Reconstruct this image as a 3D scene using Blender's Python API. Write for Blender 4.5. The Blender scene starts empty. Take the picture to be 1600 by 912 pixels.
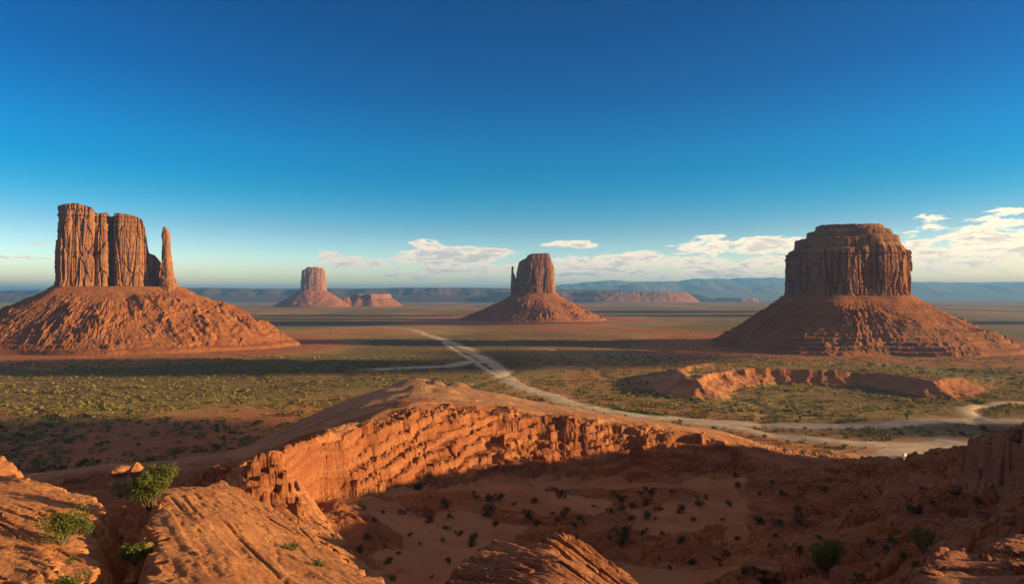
import bpy, math, random
import numpy as np
from mathutils import Vector
R = math.radians
sc = bpy.context.scene
COL = sc.collection

# ------------------------------------------------------------------ camera, light, exposure
F = 1042.0                 # focal length in photo pixels (photo is 1600 wide)
HZ = 461.0                 # horizon row
UPK = 0.95                  # brightness of the added upper sky, out of view, that lifts the shade
CH = 120.0                 # camera height over the valley floor
SUN_AZ, SUN_EL = 95.5, 11.0
cd = bpy.data.cameras.new('camera'); cam = bpy.data.objects.new('camera', cd); COL.objects.link(cam)
cam.location = (0, 0, CH)
cam.rotation_euler = (R(90) + math.atan((HZ - 456.0) / F), 0, 0)
cd.sensor_width = 36.0; cd.lens = 36.0 * F / 1600.0
cd.clip_start = 0.3; cd.clip_end = 200000
sc.camera = cam
sc.view_settings.view_transform = 'Standard'; sc.view_settings.look = 'None'
sc.view_settings.exposure = 1.15; sc.view_settings.gamma = 1.0
sc.view_settings.use_curve_mapping = False
sc.cycles.volume_bounces = 0
sc.cycles.max_bounces = 6

class NT:
    """tiny node-tree helper"""
    def __init__(s, nt): s.nt = nt; nt.nodes.clear()
    def n(s, typ, ins=None, **kw):
        nd = s.nt.nodes.new(typ)
        for k, v in kw.items(): setattr(nd, k, v)
        for k, v in (ins or {}).items():
            sk = nd.inputs[k]
            if isinstance(v, bpy.types.NodeSocket): s.nt.links.new(v, sk)
            else: sk.default_value = v
        return nd
    def math(s, op, a, b=0.0, c=0.0, clamp=False):
        nd = s.n('ShaderNodeMath', {0: a, 1: b, 2: c}, operation=op); nd.use_clamp = clamp
        return nd.outputs[0]
    def mix(s, fac, a, b, blend='MIX'):
        nd = s.nt.nodes.new('ShaderNodeMix'); nd.data_type = 'RGBA'; nd.blend_type = blend
        for i, v in ((0, fac), (6, a), (7, b)):
            if isinstance(v, bpy.types.NodeSocket): s.nt.links.new(v, nd.inputs[i])
            else: nd.inputs[i].default_value = v if i == 0 else (*v[:3], 1)
        return nd.outputs[2]
    def noise(s, vec, scale, detail=4, rough=0.55, dist=0.0):
        return s.n('ShaderNodeTexNoise', {'Vector': vec, 'Scale': scale, 'Detail': detail, 'Roughness': rough, 'Distortion': dist}).outputs['Fac']
    def ramp(s, v, lo, hi, a=0.0, b=1.0, smooth=True):
        nd = s.n('ShaderNodeMapRange', {0: v, 1: lo, 2: hi, 3: a, 4: b})
        nd.interpolation_type = 'SMOOTHSTEP' if smooth else 'LINEAR'
        return nd.outputs[0]
    def scalev(s, vec, sx, sy, sz, rz=0.0):
        return s.n('ShaderNodeMapping', {'Vector': vec, 'Scale': (sx, sy, sz), 'Rotation': (0, 0, rz)}).outputs[0]

# world: physical sky + thin evening clouds low over the horizon
w = bpy.data.worlds.new('World'); sc.world = w; w.use_nodes = True
T = NT(w.node_tree)
sky = T.n('ShaderNodeTexSky', sky_type='NISHITA'); sky.sun_disc = False
sky.sun_elevation = R(SUN_EL); sky.sun_rotation = R(SUN_AZ)
sky.altitude = 1700; sky.air_density = 1.0; sky.dust_density = 0.35; sky.ozone_density = 3.0
hsv = T.n('ShaderNodeHueSaturation', {'Color': sky.outputs[0], 'Saturation': 1.45, 'Hue': 0.487, 'Value': 1.0})
gm = T.n('ShaderNodeGamma', {'Color': hsv.outputs[0], 'Gamma': 1.25})
tc = T.n('ShaderNodeTexCoord').outputs['Generated']
sx = T.n('ShaderNodeSeparateXYZ', {0: tc})
az = T.math('MULTIPLY', T.math('ARCTAN2', sx.outputs[0], sx.outputs[1]), 57.2958)
el = T.math('MULTIPLY', T.math('ARCSINE', sx.outputs[2]), 57.2958)
def colramp(T, v, stops):
    nd = T.n('ShaderNodeValToRGB', {0: v}); e = nd.color_ramp.elements
    while len(e) < len(stops): e.new(0.5)
    for q, (p_, c_) in zip(e, stops): q.position = p_; q.color = (*c_, 1)
    return nd.outputs[0]
tint = colramp(T, T.math('DIVIDE', el, 60.0), [(0.0, (1.0, .72, .46)), (2.5 / 60, (1.0, .62, .53)), (5.5 / 60, (.88, .40, .37)), (8.5 / 60, (.46, .35, .335)), (12 / 60, (.02, .33, .35)), (17 / 60, (.001, .23, .31)), (25 / 60, (.001, .18, .27)), (36 / 60, (.9, .58, .40)), (1.0, (1.0, .60, .36))])
skyc = T.mix(1.0, gm.outputs[0], tint, 'MULTIPLY')
skyc = T.mix(1.0, skyc, (2.40, 2.16, 1.97), 'MULTIPLY')
glow = T.math('MULTIPLY', T.ramp(az, -5.0, 50.0), T.ramp(el, 11.0, 1.0))
skyc = T.mix(glow, skyc, T.mix(1.0, skyc, (1.22, .99, .84), 'MULTIPLY'))
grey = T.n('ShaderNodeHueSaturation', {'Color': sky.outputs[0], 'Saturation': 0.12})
high = T.mix(1.0, grey.outputs[0], (UPK * 1.18, UPK * 0.96, UPK * 0.80), 'MULTIPLY')  # warm grey overhead, added in place of blue to brighten shaded rock
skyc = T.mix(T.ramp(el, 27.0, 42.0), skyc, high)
cvec = T.n('ShaderNodeCombineXYZ', {0: T.math('MULTIPLY', az, 0.30), 1: T.math('MULTIPLY', el, 1.25), 2: 3.7}).outputs[0]
n1 = T.noise(cvec, 1.0, 9, 0.60, 0.9)
n2 = T.noise(T.n('ShaderNodeVectorMath', {0: cvec, 1: (31.0, 5.0, 2.0)}, operation='ADD').outputs[0], 2.6, 6, 0.65, 0.5)
def pxang(px, py):
    a = math.atan((px - 800) / F); e = math.atan((HZ - py) / F * math.cos(a))
    return math.degrees(a), math.degrees(e)
#           px   py   half-w half-h strength
CLOUDS = [(668, 382, 26, 9, .85), (548, 409, 46, 9, .8), (516, 400, 18, 7, .75), (700, 401, 70, 15, 1.3), (760, 396, 40, 8, .9),
          (898, 382, 38, 6.5, 1.0), (985, 402, 56, 9, .9), (930, 416, 80, 16, .8), (1060, 412, 90, 14, .95), (1190, 412, 80, 13, .8),
          (1110, 384, 52, 11, .8), (1190, 384, 66, 13, .95), (1110, 371, 22, 5, .7), (760, 425, 130, 12, .8), (640, 428, 90, 7, .5), (900, 428, 90, 10, .8), (1130, 428, 130, 10, .9),
          (1560, 372, 100, 32, .9), (1460, 350, 26, 15, .62), (1500, 402, 130, 13, .75), (1430, 385, 40, 14, .6),
          (1610, 392, 60, 18, 1.0), (1020, 425, 150, 9, .7), (1580, 332, 40, 7, .5), (1420, 366, 22, 6, .7),
          (30, 402, 50, 4, .35), (60, 382, 30, 3, .25), (290, 425, 22, 4, .4), (1520, 420, 140, 8, .5)]
tot = None
for (px, py, hw, hh, st) in CLOUDS:
    a0, e0 = pxang(px, py); a1, _ = pxang(px + hw, py); _, e1 = pxang(px, py - hh)
    da = T.math('MULTIPLY', T.math('SUBTRACT', az, a0), 1 / (a1 - a0))
    de = T.math('MULTIPLY', T.math('SUBTRACT', el, e0), 1 / (e1 - e0))
    # flatter underside
    r2 = T.math('ADD', T.math('MULTIPLY', da, da), T.math('MULTIPLY', de, de))
    g = T.math('MULTIPLY', T.math('SUBTRACT', 1.75, r2), st * 1.25, clamp=False)
    g = T.math('MAXIMUM', g, -2.5)
    tot = g if tot is None else T.math('SMOOTH_MAX', tot, g, 0.25)
dens = T.math('ADD', tot, T.math('ADD', T.math('MULTIPLY', T.math('SUBTRACT', n1, 0.55), 6.5), T.math('MULTIPLY', T.math('SUBTRACT', n2, 0.5), 3.0)))
cov = T.ramp(dens, 0.05, 0.95, 0.0, 0.95)
thick = T.ramp(T.math('ADD', dens, T.math('MULTIPLY', T.math('SUBTRACT', n2, 0.5), 3.0)), 0.7, 2.6, 0.0, 0.8)
near = T.ramp(az, -20.0, 60.0)
lit = T.mix(near, (9.0, 7.3, 5.4), (13.4, 10.4, 6.8))
shd = T.mix(near, (4.2, 3.9, 3.9), (6.6, 5.3, 4.3))
ccol = T.mix(thick, lit, shd)
elmask = T.ramp(el, 0.2, 1.0)
fin = T.mix(T.math('MULTIPLY', cov, elmask), skyc, ccol)
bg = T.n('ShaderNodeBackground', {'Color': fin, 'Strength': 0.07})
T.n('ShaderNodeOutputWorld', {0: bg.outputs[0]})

sd = bpy.data.lights.new('sun', 'SUN'); sd.energy = 5.0; sd.angle = R(0.5); sd.color = (1.0, 0.74, 0.32)
so = bpy.data.objects.new('sun', sd); COL.objects.link(so)
sunv = Vector((math.sin(R(SUN_AZ)) * math.cos(R(SUN_EL)), math.cos(R(SUN_AZ)) * math.cos(R(SUN_EL)), math.sin(R(SUN_EL))))
so.rotation_euler = sunv.to_track_quat('Z', 'Y').to_euler(); so.location = (300, -50, 400)

# ------------------------------------------------------------------ numpy helpers
rs = np.random.RandomState(7)
PERM = np.concatenate([rs.permutation(256)] * 3).astype(np.int32)
GR = rs.normal(size=(256, 3)).astype(np.float32); GR /= np.linalg.norm(GR, axis=1)[:, None]
def perlin(x, y, z=None):
    x = np.asarray(x, np.float32); y = np.asarray(y, np.float32)
    z = np.zeros_like(x) if z is None else np.asarray(z, np.float32) + np.zeros_like(x)
    xi = np.floor(x); yi = np.floor(y); zi = np.floor(z)
    xf = x - xi; yf = y - yi; zf = z - zi
    X = xi.astype(np.int32) & 255; Y = yi.astype(np.int32) & 255; Z = zi.astype(np.int32) & 255
    u = xf * xf * xf * (xf * (xf * 6 - 15) + 10); v = yf * yf * yf * (yf * (yf * 6 - 15) + 10); w_ = zf * zf * zf * (zf * (zf * 6 - 15) + 10)
    out = 0
    for dx in (0, 1):
        wx = u if dx else 1 - u
        px_ = PERM[X + dx]
        for dy in (0, 1):
            wy = wx * (v if dy else 1 - v)
            py_ = PERM[px_ + Y + dy]
            for dz in (0, 1):
                g = GR[PERM[py_ + Z + dz]]
                out = out + wy * (w_ if dz else 1 - w_) * (g[..., 0] * (xf - dx) + g[..., 1] * (yf - dy) + g[..., 2] * (zf - dz))
    return out * 1.6
def fbm(x, y, z=None, o=4, g=0.5, ridge=False):
    t = 0; a = 1.0; s = 0
    zz = 0.0 if z is None else z
    for i in range(o):
        n = perlin(x * 2 ** i + 17.3 * i, y * 2 ** i - 9.1 * i, None if z is None else zz * 2 ** i + 3.3 * i)
        if ridge: n = 1 - 2 * np.abs(n)
        t = t + a * n; s += a; a *= g
    return t / s
def smooth(x, a, b):
    t = np.clip((x - a) / (b - a), 0, 1); return t * t * (3 - 2 * t)
HR = np.random.RandomState(9).rand(4096, 4).astype(np.float32)
def worley(x, y, z=None):
    """cell value and edge distance of a jittered cell pattern"""
    x = np.asarray(x, np.float32); y = np.asarray(y, np.float32); z = np.zeros_like(x) if z is None else np.asarray(z, np.float32) + 0 * x
    xi = np.floor(x).astype(np.int32); yi = np.floor(y).astype(np.int32); zi = np.floor(z).astype(np.int32)
    f1 = np.full(x.shape, 9.0, np.float32); f2 = f1.copy(); cv = np.zeros_like(f1)
    for dx in (-1, 0, 1):
        for dy in (-1, 0, 1):
            for dz in (-1, 0, 1):
                cx, cy, cz = xi + dx, yi + dy, zi + dz
                h = HR[(cx * 73856093 ^ cy * 19349663 ^ cz * 83492791) & 4095]
                d = (cx + h[..., 0] - x) ** 2 + (cy + h[..., 1] - y) ** 2 + (cz + h[..., 2] - z) ** 2
                c = d < f1
                f2 = np.where(c, f1, np.minimum(f2, d)); cv = np.where(c, h[..., 3], cv); f1 = np.where(c, d, f1)
    return cv, np.sqrt(f2) - np.sqrt(f1)
class TPS:
    """thin plate surface through points given as photo column, photo row, distance"""
    def __init__(s, pts, lam=2e-3):
        u, v, z = [], [], []
        for p in pts:
            px, py, d = p[:3]
            u.append((px - 800) / F); v.append(math.log(d)); z.append(p[3] if len(p) > 3 else CH - (py - HZ) / F * d)
        s.u = np.array(u); s.v = np.array(v); z = np.array(z); n = len(u)
        K = s.U((s.u[:, None] - s.u) ** 2 + (s.v[:, None] - s.v) ** 2) + lam * np.eye(n)
        Pm = np.stack([np.ones(n), s.u, s.v], 1)
        A = np.block([[K, Pm], [Pm.T, np.zeros((3, 3))]])
        s.w = np.linalg.solve(A, np.concatenate([z, [0, 0, 0]])).astype(np.float32)
    @staticmethod
    def U(r2): return 0.5 * r2 * np.log(r2 + 1e-9)
    def __call__(s, x, y):
        yy = np.maximum(y, 7.0).astype(np.float32); u = np.clip(x / yy, -1.7, 1.7).astype(np.float32); v = np.log(yy)
        o = s.w[-3] + s.w[-2] * u + s.w[-1] * v
        for i in range(len(s.u)):
            r2 = (u - np.float32(s.u[i])) ** 2 + (v - np.float32(s.v[i])) ** 2
            o = o + s.w[i] * 0.5 * r2 * np.log(r2 + 1e-9)
        return o
def poly_sd(x, y, poly):
    """signed distance, positive inside"""
    d = np.full(x.shape, 1e9, np.float32); ins = np.zeros(x.shape, bool); n = len(poly)
    for i in range(n):
        ax, ay = poly[i]; bx, by = poly[(i + 1) % n]
        ex, ey = bx - ax, by - ay
        t = np.clip(((x - ax) * ex + (y - ay) * ey) / (ex * ex + ey * ey + 1e-9), 0, 1)
        d = np.minimum(d, (x - ax - t * ex) ** 2 + (y - ay - t * ey) ** 2)
        c = ((ay > y) != (by > y)) & (x < (bx - ax) * (y - ay) / (by - ay + 1e-12) + ax)
        ins ^= c
    d = np.sqrt(d); return np.where(ins, d, -d)
def line_d(x, y, pts):
    d = np.full(x.shape, 1e9, np.float32)
    for (ax, ay), (bx, by) in zip(pts[:-1], pts[1:]):
        ex, ey = bx - ax, by - ay
        t = np.clip(((x - ax) * ex + (y - ay) * ey) / (ex * ex + ey * ey + 1e-9), 0, 1)
        d = np.minimum(d, (x - ax - t * ex) ** 2 + (y - ay - t * ey) ** 2)
    return np.sqrt(d)
def P2(px, d): return ((px - 800) / F * d, d)
def G2(px, py): d = CH * F / (py - HZ); return ((px - 800) / F * d, d)
def terrace(z, h, k=0.75, warp=0.0):
    q = (z + warp) / h; f = q - np.floor(q)
    g = smooth(f, 0.5 - 0.5 * (1 - k), 0.5 + 0.5 * (1 - k))
    return (np.floor(q) + g) * h - warp

def mesh_grid(name, X, Y, Z, mat, wrap_u=False, keep=None, parent=None, attrs=None, flip=False):
    """grid of shape (rows, cols)"""
    r, c = X.shape
    me = bpy.data.meshes.new(name)
    co = np.stack([X, Y, Z], -1).reshape(-1, 3).astype(np.float32)
    idx = np.arange(r * c, dtype=np.int32).reshape(r, c)
    if wrap_u: a = idx[:-1]; b = np.roll(idx, -1, 1)[:-1]; cc = np.roll(idx, -1, 1)[1:]; dd = idx[1:]
    else: a = idx[:-1, :-1]; b = idx[:-1, 1:]; cc = idx[1:, 1:]; dd = idx[1:, :-1]
    f = np.stack([a, b, cc, dd], -1).reshape(-1, 4)
    if flip: f = f[:, ::-1]
    if keep is not None: f = f[keep.reshape(-1)]
    me.vertices.add(len(co)); me.vertices.foreach_set('co', co.ravel())
    me.loops.add(f.size); me.loops.foreach_set('vertex_index', f.ravel().astype(np.int32))
    me.polygons.add(len(f)); me.polygons.foreach_set('loop_start', np.arange(0, f.size, 4, dtype=np.int32))
    me.polygons.foreach_set('use_smooth', np.ones(len(f), bool))
    for k, v in (attrs or {}).items():
        at = me.attributes.new(k, 'FLOAT', 'POINT'); at.data.foreach_set('value', v.ravel().astype(np.float32))
    me.update(calc_edges=True); me.materials.append(mat)
    if keep is not None:
        pass
    o = bpy.data.objects.new(name, me); COL.objects.link(o); o.parent = parent
    return o
def mesh_tris(name, V, Fc, mat, parent=None, k=3, smoothf=False, link=True):
    me = bpy.data.meshes.new(name); V = np.asarray(V, np.float32); Fc = np.asarray(Fc, np.int32)
    me.vertices.add(len(V)); me.vertices.foreach_set('co', V.ravel())
    me.loops.add(Fc.size); me.loops.foreach_set('vertex_index', Fc.ravel())
    me.polygons.add(len(Fc)); me.polygons.foreach_set('loop_start', np.arange(0, Fc.size, k, dtype=np.int32))
    me.polygons.foreach_set('use_smooth', np.full(len(Fc), smoothf))
    me.update(calc_edges=True); me.materials.append(mat)
    if not link: return me
    o = bpy.data.objects.new(name, me); COL.objects.link(o); o.parent = parent
    return o
def tag(o, label=None, cat=None, group=None, kind=None):
    if label: o['label'] = label
    if cat: o['category'] = cat
    if group: o['group'] = group
    if kind: o['kind'] = kind
    return o
def empty(name, loc, label, cat, group=None, rz=0.0):
    o = bpy.data.objects.new(name, None); COL.objects.link(o); o.location = loc; o.rotation_euler = (0, 0, rz); o.empty_display_size = 1
    return tag(o, label, cat, group)

# ------------------------------------------------------------------ materials
def new_mat(name):
    m = bpy.data.materials.new(name); m.use_nodes = True; return m, NT(m.node_tree)
def finish(T, col, rough=0.92, bump=None, bdist=1.0, bstr=1.0, spec=0.15):
    ins = {'Base Color': col, 'Roughness': rough, 'Specular IOR Level': spec}
    if bump is not None:
        ins['Normal'] = T.n('ShaderNodeBump', {'Height': bump, 'Distance': bdist, 'Strength': bstr}).outputs[0]
    p = T.n('ShaderNodeBsdfPrincipled', ins)
    T.n('ShaderNodeOutputMaterial', {0: p.outputs[0]})
def wpos(T): return T.n('ShaderNodeNewGeometry').outputs['Position']

def rock_mat(name, base, dark, pale, big, bandz, streak=0.0, bd=1.0, rz=0.0, stretch=1.0):
    """sandstone: bands in z, blotches, optional vertical varnish streaks; 'big' = blotch size in m"""
    m, T = new_mat(name); p = wpos(T)
    blot = T.noise(p, 1.0 / big, 6, 0.6, 0.3)
    warp = T.noise(p, 2.0 / big, 4, 0.6)
    z = T.n('ShaderNodeSeparateXYZ', {0: p}).outputs[2]
    zz = T.math('ADD', T.math('MULTIPLY', z, 1.0 / bandz), T.math('MULTIPLY', warp, 1.6))
    bv = T.n('ShaderNodeCombineXYZ', {0: 0.0, 1: 0.0, 2: zz}).outputs[0]
    band = T.noise(bv, 1.0, 8, 0.75)
    fine = T.noise(p, 12.0 / big, 8, 0.65)
    c = T.mix(T.ramp(blot, 0.35, 0.7), dark, base)
    c = T.mix(T.ramp(band, 0.42, 0.62, 0.0, 0.55), c, pale)
    c = T.mix(T.ramp(band, 0.52, 0.40, 0.0, 0.35), c, dark)
    c = T.mix(T.ramp(fine, 0.35, 0.7, 0.55, 0.0), c, tuple(v * 0.55 for v in dark))
    if streak > 0:
        sv = T.scalev(p, 1.0, 1.0, 0.07)
        s1 = T.noise(sv, 3.2 / big, 6, 0.7, 0.2)
        s2 = T.noise(sv, 11.0 / big, 4, 0.7)
        sm = T.math('MULTIPLY', T.ramp(s1, 0.52, 0.68), T.ramp(s2, 0.3, 0.62))
        c = T.mix(T.math('MULTIPLY', sm, streak), c, (0.07, 0.032, 0.026))
    st = T.scalev(T.scalev(p, 1, 1, 1, rz), stretch, 1.0, 2.2)
    b1 = T.noise(st, 6.0 / big, 10, 0.68, 0.25)
    vor = T.n('ShaderNodeTexVoronoi', {'Vector': T.scalev(T.n('ShaderNodeVectorMath', {0: p, 1: T.n('ShaderNodeVectorMath', {0: T.n('ShaderNodeTexNoise', {'Vector': p, 'Scale': 9.0 / big, 'Detail': 3}).outputs['Color'], 1: (big * .1,) * 3}, operation='MULTIPLY').outputs[0]}, operation='ADD').outputs[0], 1, 1, 2.4), 'Scale': 5.0 / big}, feature='DISTANCE_TO_EDGE').outputs['Distance']
    b = T.math('ADD', T.math('MULTIPLY', b1, 1.0), T.math('ADD', T.math('MULTIPLY', band, 0.55), T.math('MULTIPLY', T.ramp(vor, 0.0, 0.10), 0.10)))
    finish(T, c, 0.93, b, bd * big * 0.12, 0.9)
    return m
BASE, DARK, PALE = (0.47, 0.175, 0.072), (0.27, 0.085, 0.042), (0.58, 0.27, 0.125)
M_cliff = rock_mat('butte_cliff_rock', (0.46, 0.195, 0.088), (0.30, 0.11, 0.054), (0.55, 0.26, 0.13), 34.0, 16.0, 0.75, 0.7)
M_talus = rock_mat('butte_talus_rock', (0.48, 0.172, 0.056), (0.29, 0.085, 0.036), (0.52, 0.205, 0.08), 30.0, 14.0, 0.0, 0.9)
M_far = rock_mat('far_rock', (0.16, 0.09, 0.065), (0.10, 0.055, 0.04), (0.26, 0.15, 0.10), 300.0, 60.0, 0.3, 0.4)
M_hazed_range = rock_mat('hazed_range_rock', (0.30, 0.27, 0.27), (0.27, 0.245, 0.24), (0.33, 0.30, 0.30), 500.0, 90.0, 0.0, 0.15)  # paled and greyed: haze over the far ranges put into the colour
M_fin = rock_mat('slab_rock', (0.58, 0.225, 0.085), (0.44, 0.15, 0.06), (0.66, 0.30, 0.13), 5.0, 1.4, 0.0, 0.36, R(56), 0.22)
M_near = rock_mat('boulder_rock', (0.46, 0.17, 0.08), (0.29, 0.09, 0.046), (0.54, 0.24, 0.12), 4.0, 1.0, 0.0, 0.6, R(35), 0.45)

# the ground sheet: red sand / sandstone / scrub, from three point attributes
def ground_mat():
    m, T = new_mat('desert_ground'); p = wpos(T)
    veg = T.n('ShaderNodeAttribute', attribute_name='veg').outputs['Fac']
    rock = T.n('ShaderNodeAttribute', attribute_name='rock').outputs['Fac']
    pale = T.n('ShaderNodeAttribute', attribute_name='pale').outputs['Fac']
    z = T.n('ShaderNodeSeparateXYZ', {0: p}).outputs[2]
    flat = T.scalev(p, 1, 1, 0.0)
    nb = T.noise(flat, 0.0045, 6, 0.6, 0.4)
    nm = T.noise(flat, 0.03, 6, 0.6, 0.3)
    sp = T.noise(flat, 0.30, 5, 0.7)
    sp2 = T.noise(flat, 0.075, 6, 0.75)
    sand = T.mix(T.ramp(nm, 0.3, 0.7), (0.36, 0.125, 0.055), (0.50, 0.20, 0.09))
    plain = T.mix(T.ramp(nb, 0.36, 0.62), (0.42, 0.165, 0.062), (0.52, 0.30, 0.115))
    plain = T.mix(T.ramp(nm, 0.45, 0.75, 0, 0.5), plain, (0.46, 0.29, 0.13))
    scrub = T.math('MULTIPLY', veg, T.ramp(T.math('ADD', T.math('MULTIPLY', sp, 0.5), T.math('MULTIPLY', sp2, 0.5)), 0.42, 0.56))
    ring = T.noise(flat, 0.0022, 5, 0.6, 0.5)
    plain = T.mix(T.math('MULTIPLY', veg, T.ramp(ring, 0.42, 0.60, 0.15, 0.75)), plain, (0.36, 0.225, 0.085))
    plain = T.mix(T.math('MULTIPLY', scrub, 0.8), plain, (0.12, 0.105, 0.032))
    plain = T.mix(T.ramp(veg, 0.45, 0.05), plain, (0.40, 0.135, 0.055))
    red = T.noise(T.n('ShaderNodeVectorMath', {0: flat, 1: (900.0, 40.0, 0.0)}, operation='ADD').outputs[0], 0.0013, 5, 0.65, 0.6)
    plain = T.mix(T.ramp(red, 0.52, 0.62, 0.0, 0.75), plain, (0.38, 0.125, 0.052))
    # stone with bands
    warp = T.noise(p, 0.05, 5, 0.6)
    bv = T.n('ShaderNodeCombineXYZ', {2: T.math('ADD', T.math('MULTIPLY', z, 0.40), T.math('MULTIPLY', warp, 2.2))}).outputs[0]
    band = T.noise(bv, 1.0, 8, 0.78)
    fine = T.noise(p, 1.4, 9, 0.68)
    blot = T.noise(p, 0.06, 5, 0.6)
    c = T.mix(T.ramp(blot, 0.3, 0.7), (0.33, 0.10, 0.045), (0.50, 0.17, 0.068))
    c = T.mix(T.ramp(band, 0.46, 0.64, 0.0, 0.5), c, (0.54, 0.235, 0.11))
    c = T.mix(T.ramp(band, 0.52, 0.38, 0.0, 0.45), c, (0.24, 0.07, 0.036))
    c = T.mix(T.ramp(fine, 0.32, 0.6, 0.6, 0.0), c, (0.17, 0.052, 0.028))
    isrock = T.ramp(T.math('ADD', rock, T.math('MULTIPLY', T.math('SUBTRACT', T.noise(p, 0.25, 5, 0.65), 0.5), 0.9)), 0.35, 0.6)
    near = T.mix(isrock, sand, c)
    up = T.n('ShaderNodeAttribute', attribute_name='mesa').outputs['Fac']
    col = T.mix(up, plain, near)
    col = T.mix(T.math('MULTIPLY', pale, T.ramp(nm, 0.25, 0.5, 0.5, 1.0)), col, (0.56, 0.33, 0.185))
    b1 = T.noise(p, 0.9, 12, 0.7, 0.2)
    rip = T.noise(T.scalev(p, 1.0, 0.25, 1.0, 0.5), 1.2, 5, 0.6)
    bump = T.math('ADD', T.math('MULTIPLY', b1, T.ramp(isrock, 0, 1, 0.25, 1.0)), T.math('ADD', T.math('MULTIPLY', T.math('MULTIPLY', band, isrock), 1.0), T.math('MULTIPLY', rip, 0.12)))
    bump = T.math('ADD', bump, T.math('MULTIPLY', scrub, T.math('MULTIPLY', T.math('SUBTRACT', 1.0, up), 3.0)))
    finish(T, col, 0.95, bump, 0.8, 1.0, 0.1)
    return m
M_ground = ground_mat()
def simple(name, col, rough=0.9, var=0.25, scale=1.0, bd=0.05, metallic=0.0, spec=0.2):
    m, T = new_mat(name); p = wpos(T)
    n = T.noise(p, scale, 6, 0.6)
    c = T.mix(T.ramp(n, 0.3, 0.7), tuple(v * (1 - var) for v in col), tuple(min(1, v * (1 + var)) for v in col))
    finish(T, c, rough, n, bd, 0.8, spec)
    return m
M_road = simple('dirt_road_surface', (0.56, 0.385, 0.25), 0.95, 0.22, 0.07, 0.5)
def leaf_mat(name, a, b, scale):
    m, T = new_mat(name)
    geo = T.n('ShaderNodeNewGeometry')
    n = T.noise(geo.outputs['Position'], scale, 3, 0.6)
    rnd = geo.outputs['Random Per Island']
    f = T.math('ADD', T.math('MULTIPLY', T.ramp(n, 0.3, 0.7), 0.5), T.math('MULTIPLY', rnd, 0.5))
    c = T.mix(f, a, b)
    d = T.n('ShaderNodeBsdfPrincipled', {'Base Color': c, 'Roughness': 0.8, 'Specular IOR Level': 0.15})
    t = T.n('ShaderNodeBsdfTranslucent', {'Color': c})
    mx = T.n('ShaderNodeMixShader', {0: 0.3, 1: d.outputs[0], 2: t.outputs[0]})
    T.n('ShaderNodeOutputMaterial', {0: mx.outputs[0]})
    return m
M_leaf = leaf_mat('shrub_leaves', (0.065, 0.085, 0.02), (0.20, 0.20, 0.045), 0.9)
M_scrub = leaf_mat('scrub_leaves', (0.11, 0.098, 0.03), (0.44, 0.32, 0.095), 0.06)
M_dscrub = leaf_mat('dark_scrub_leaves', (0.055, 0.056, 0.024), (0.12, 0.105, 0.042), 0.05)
M_wood = simple('shrub_wood', (0.16, 0.10, 0.07), 0.9, 0.3, 8.0, 0.02)
M_grass = leaf_mat('grass_blades', (0.10, 0.14, 0.02), (0.20, 0.24, 0.04), 0.2)

# ------------------------------------------------------------------ terrain function
UP = [  # upper surface: the ridge around the canyon, its flanks, gully and shelf (column, row, distance[, height])
 (372,735,112),(400,722,125),(440,705,140),(475,690,155),(535,662,190),(600,645,230),(650,628,270),(700,625,290),(760,630,300),
 (830,640,295),(900,645,296),(960,650,298),(1020,660,296),(1070,670,294),(1120,678,290),(1170,698,282),(1228,735,270),
 (620,611,350),(640,604,385),(700,611,370),(660,601,410),(720,605,405),(780,621,345),(860,634,330),(930,645,325),(1000,655,330),(1080,665,325),(1150,682,320),(1200,702,310),
 (520,645,330),(470,675,260),(430,700,200),(560,620,420),(440,680,350),(500,645,430),(400,715,200),(400,712,350),(350,730,250),(350,716,340),
 (300,745,180),(200,724,255),(270,718,290),(100,738,240),(150,762,165),(250,762,140),(20,755,230),(-200,770,220),
 (200,800,98),(200,860,74),(200,900,62),(210,772,125),(120,800,115),(60,800,110),(200,1000,36,103),(0,850,80,90),(-200,850,80,92),(0,1000,40,100),
 (600,1000,30,101),(400,912,60,88),(300,850,75,88),(350,790,95,88),(450,912,50,88),
 (1250,712,300),(1320,716,335),(1400,730,300),(1290,724,250),(1345,718,240),(1400,728,232),(1440,714,220),(1490,701,212),(1530,700,205),
 (-600,0,12,114),(0,0,12,112),(500,0,12,112.5),(900,0,12,112.5),(1400,0,12,112.5),(2000,0,12,110),
 (400,0,22,107),(800,0,22,107),(1200,0,22,107),(1700,0,25,103),
 # far foot of everything: the valley floor
 (-600,0,560,0),(-200,0,500,0),(0,0,455,0),(100,0,450,0),(200,0,455,2),(300,0,470,3),(400,0,515,2),(470,0,600,2),(540,0,690,2),(600,0,700,1),(660,0,640,0),(740,0,620,0),(820,0,600,0),
 (900,0,585,0),(1000,0,560,0),(1100,0,540,0),(1200,0,510,0),(1300,0,490,0),(1400,0,470,0),(1480,0,440,0),(1560,0,420,2),(1700,0,420,4),(2100,0,430,4),(2600,0,480,0),
 (-600,0,900,0),(0,0,900,0),(500,0,900,0),(1000,0,900,0),(1500,0,900,0),(2600,0,900,0),
 # unseen high mesa beyond the right edge, its heights shaped to shade the canyon
 (1640,0,200,82),(1720,0,190,96),(1850,0,200,102),(2100,0,220,107),(2400,0,200,106),(1800,0,120,102),(2100,0,100,107),(1700,0,60,106),(2200,0,55,106),(1700,0,40,101),(2100,0,38,100),(2400,0,30,103),(2500,0,9,112),(-900,0,9,112),
 (1800,0,290,76),(2100,0,310,72),(1640,0,290,60),(2500,0,330,70)]
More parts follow.
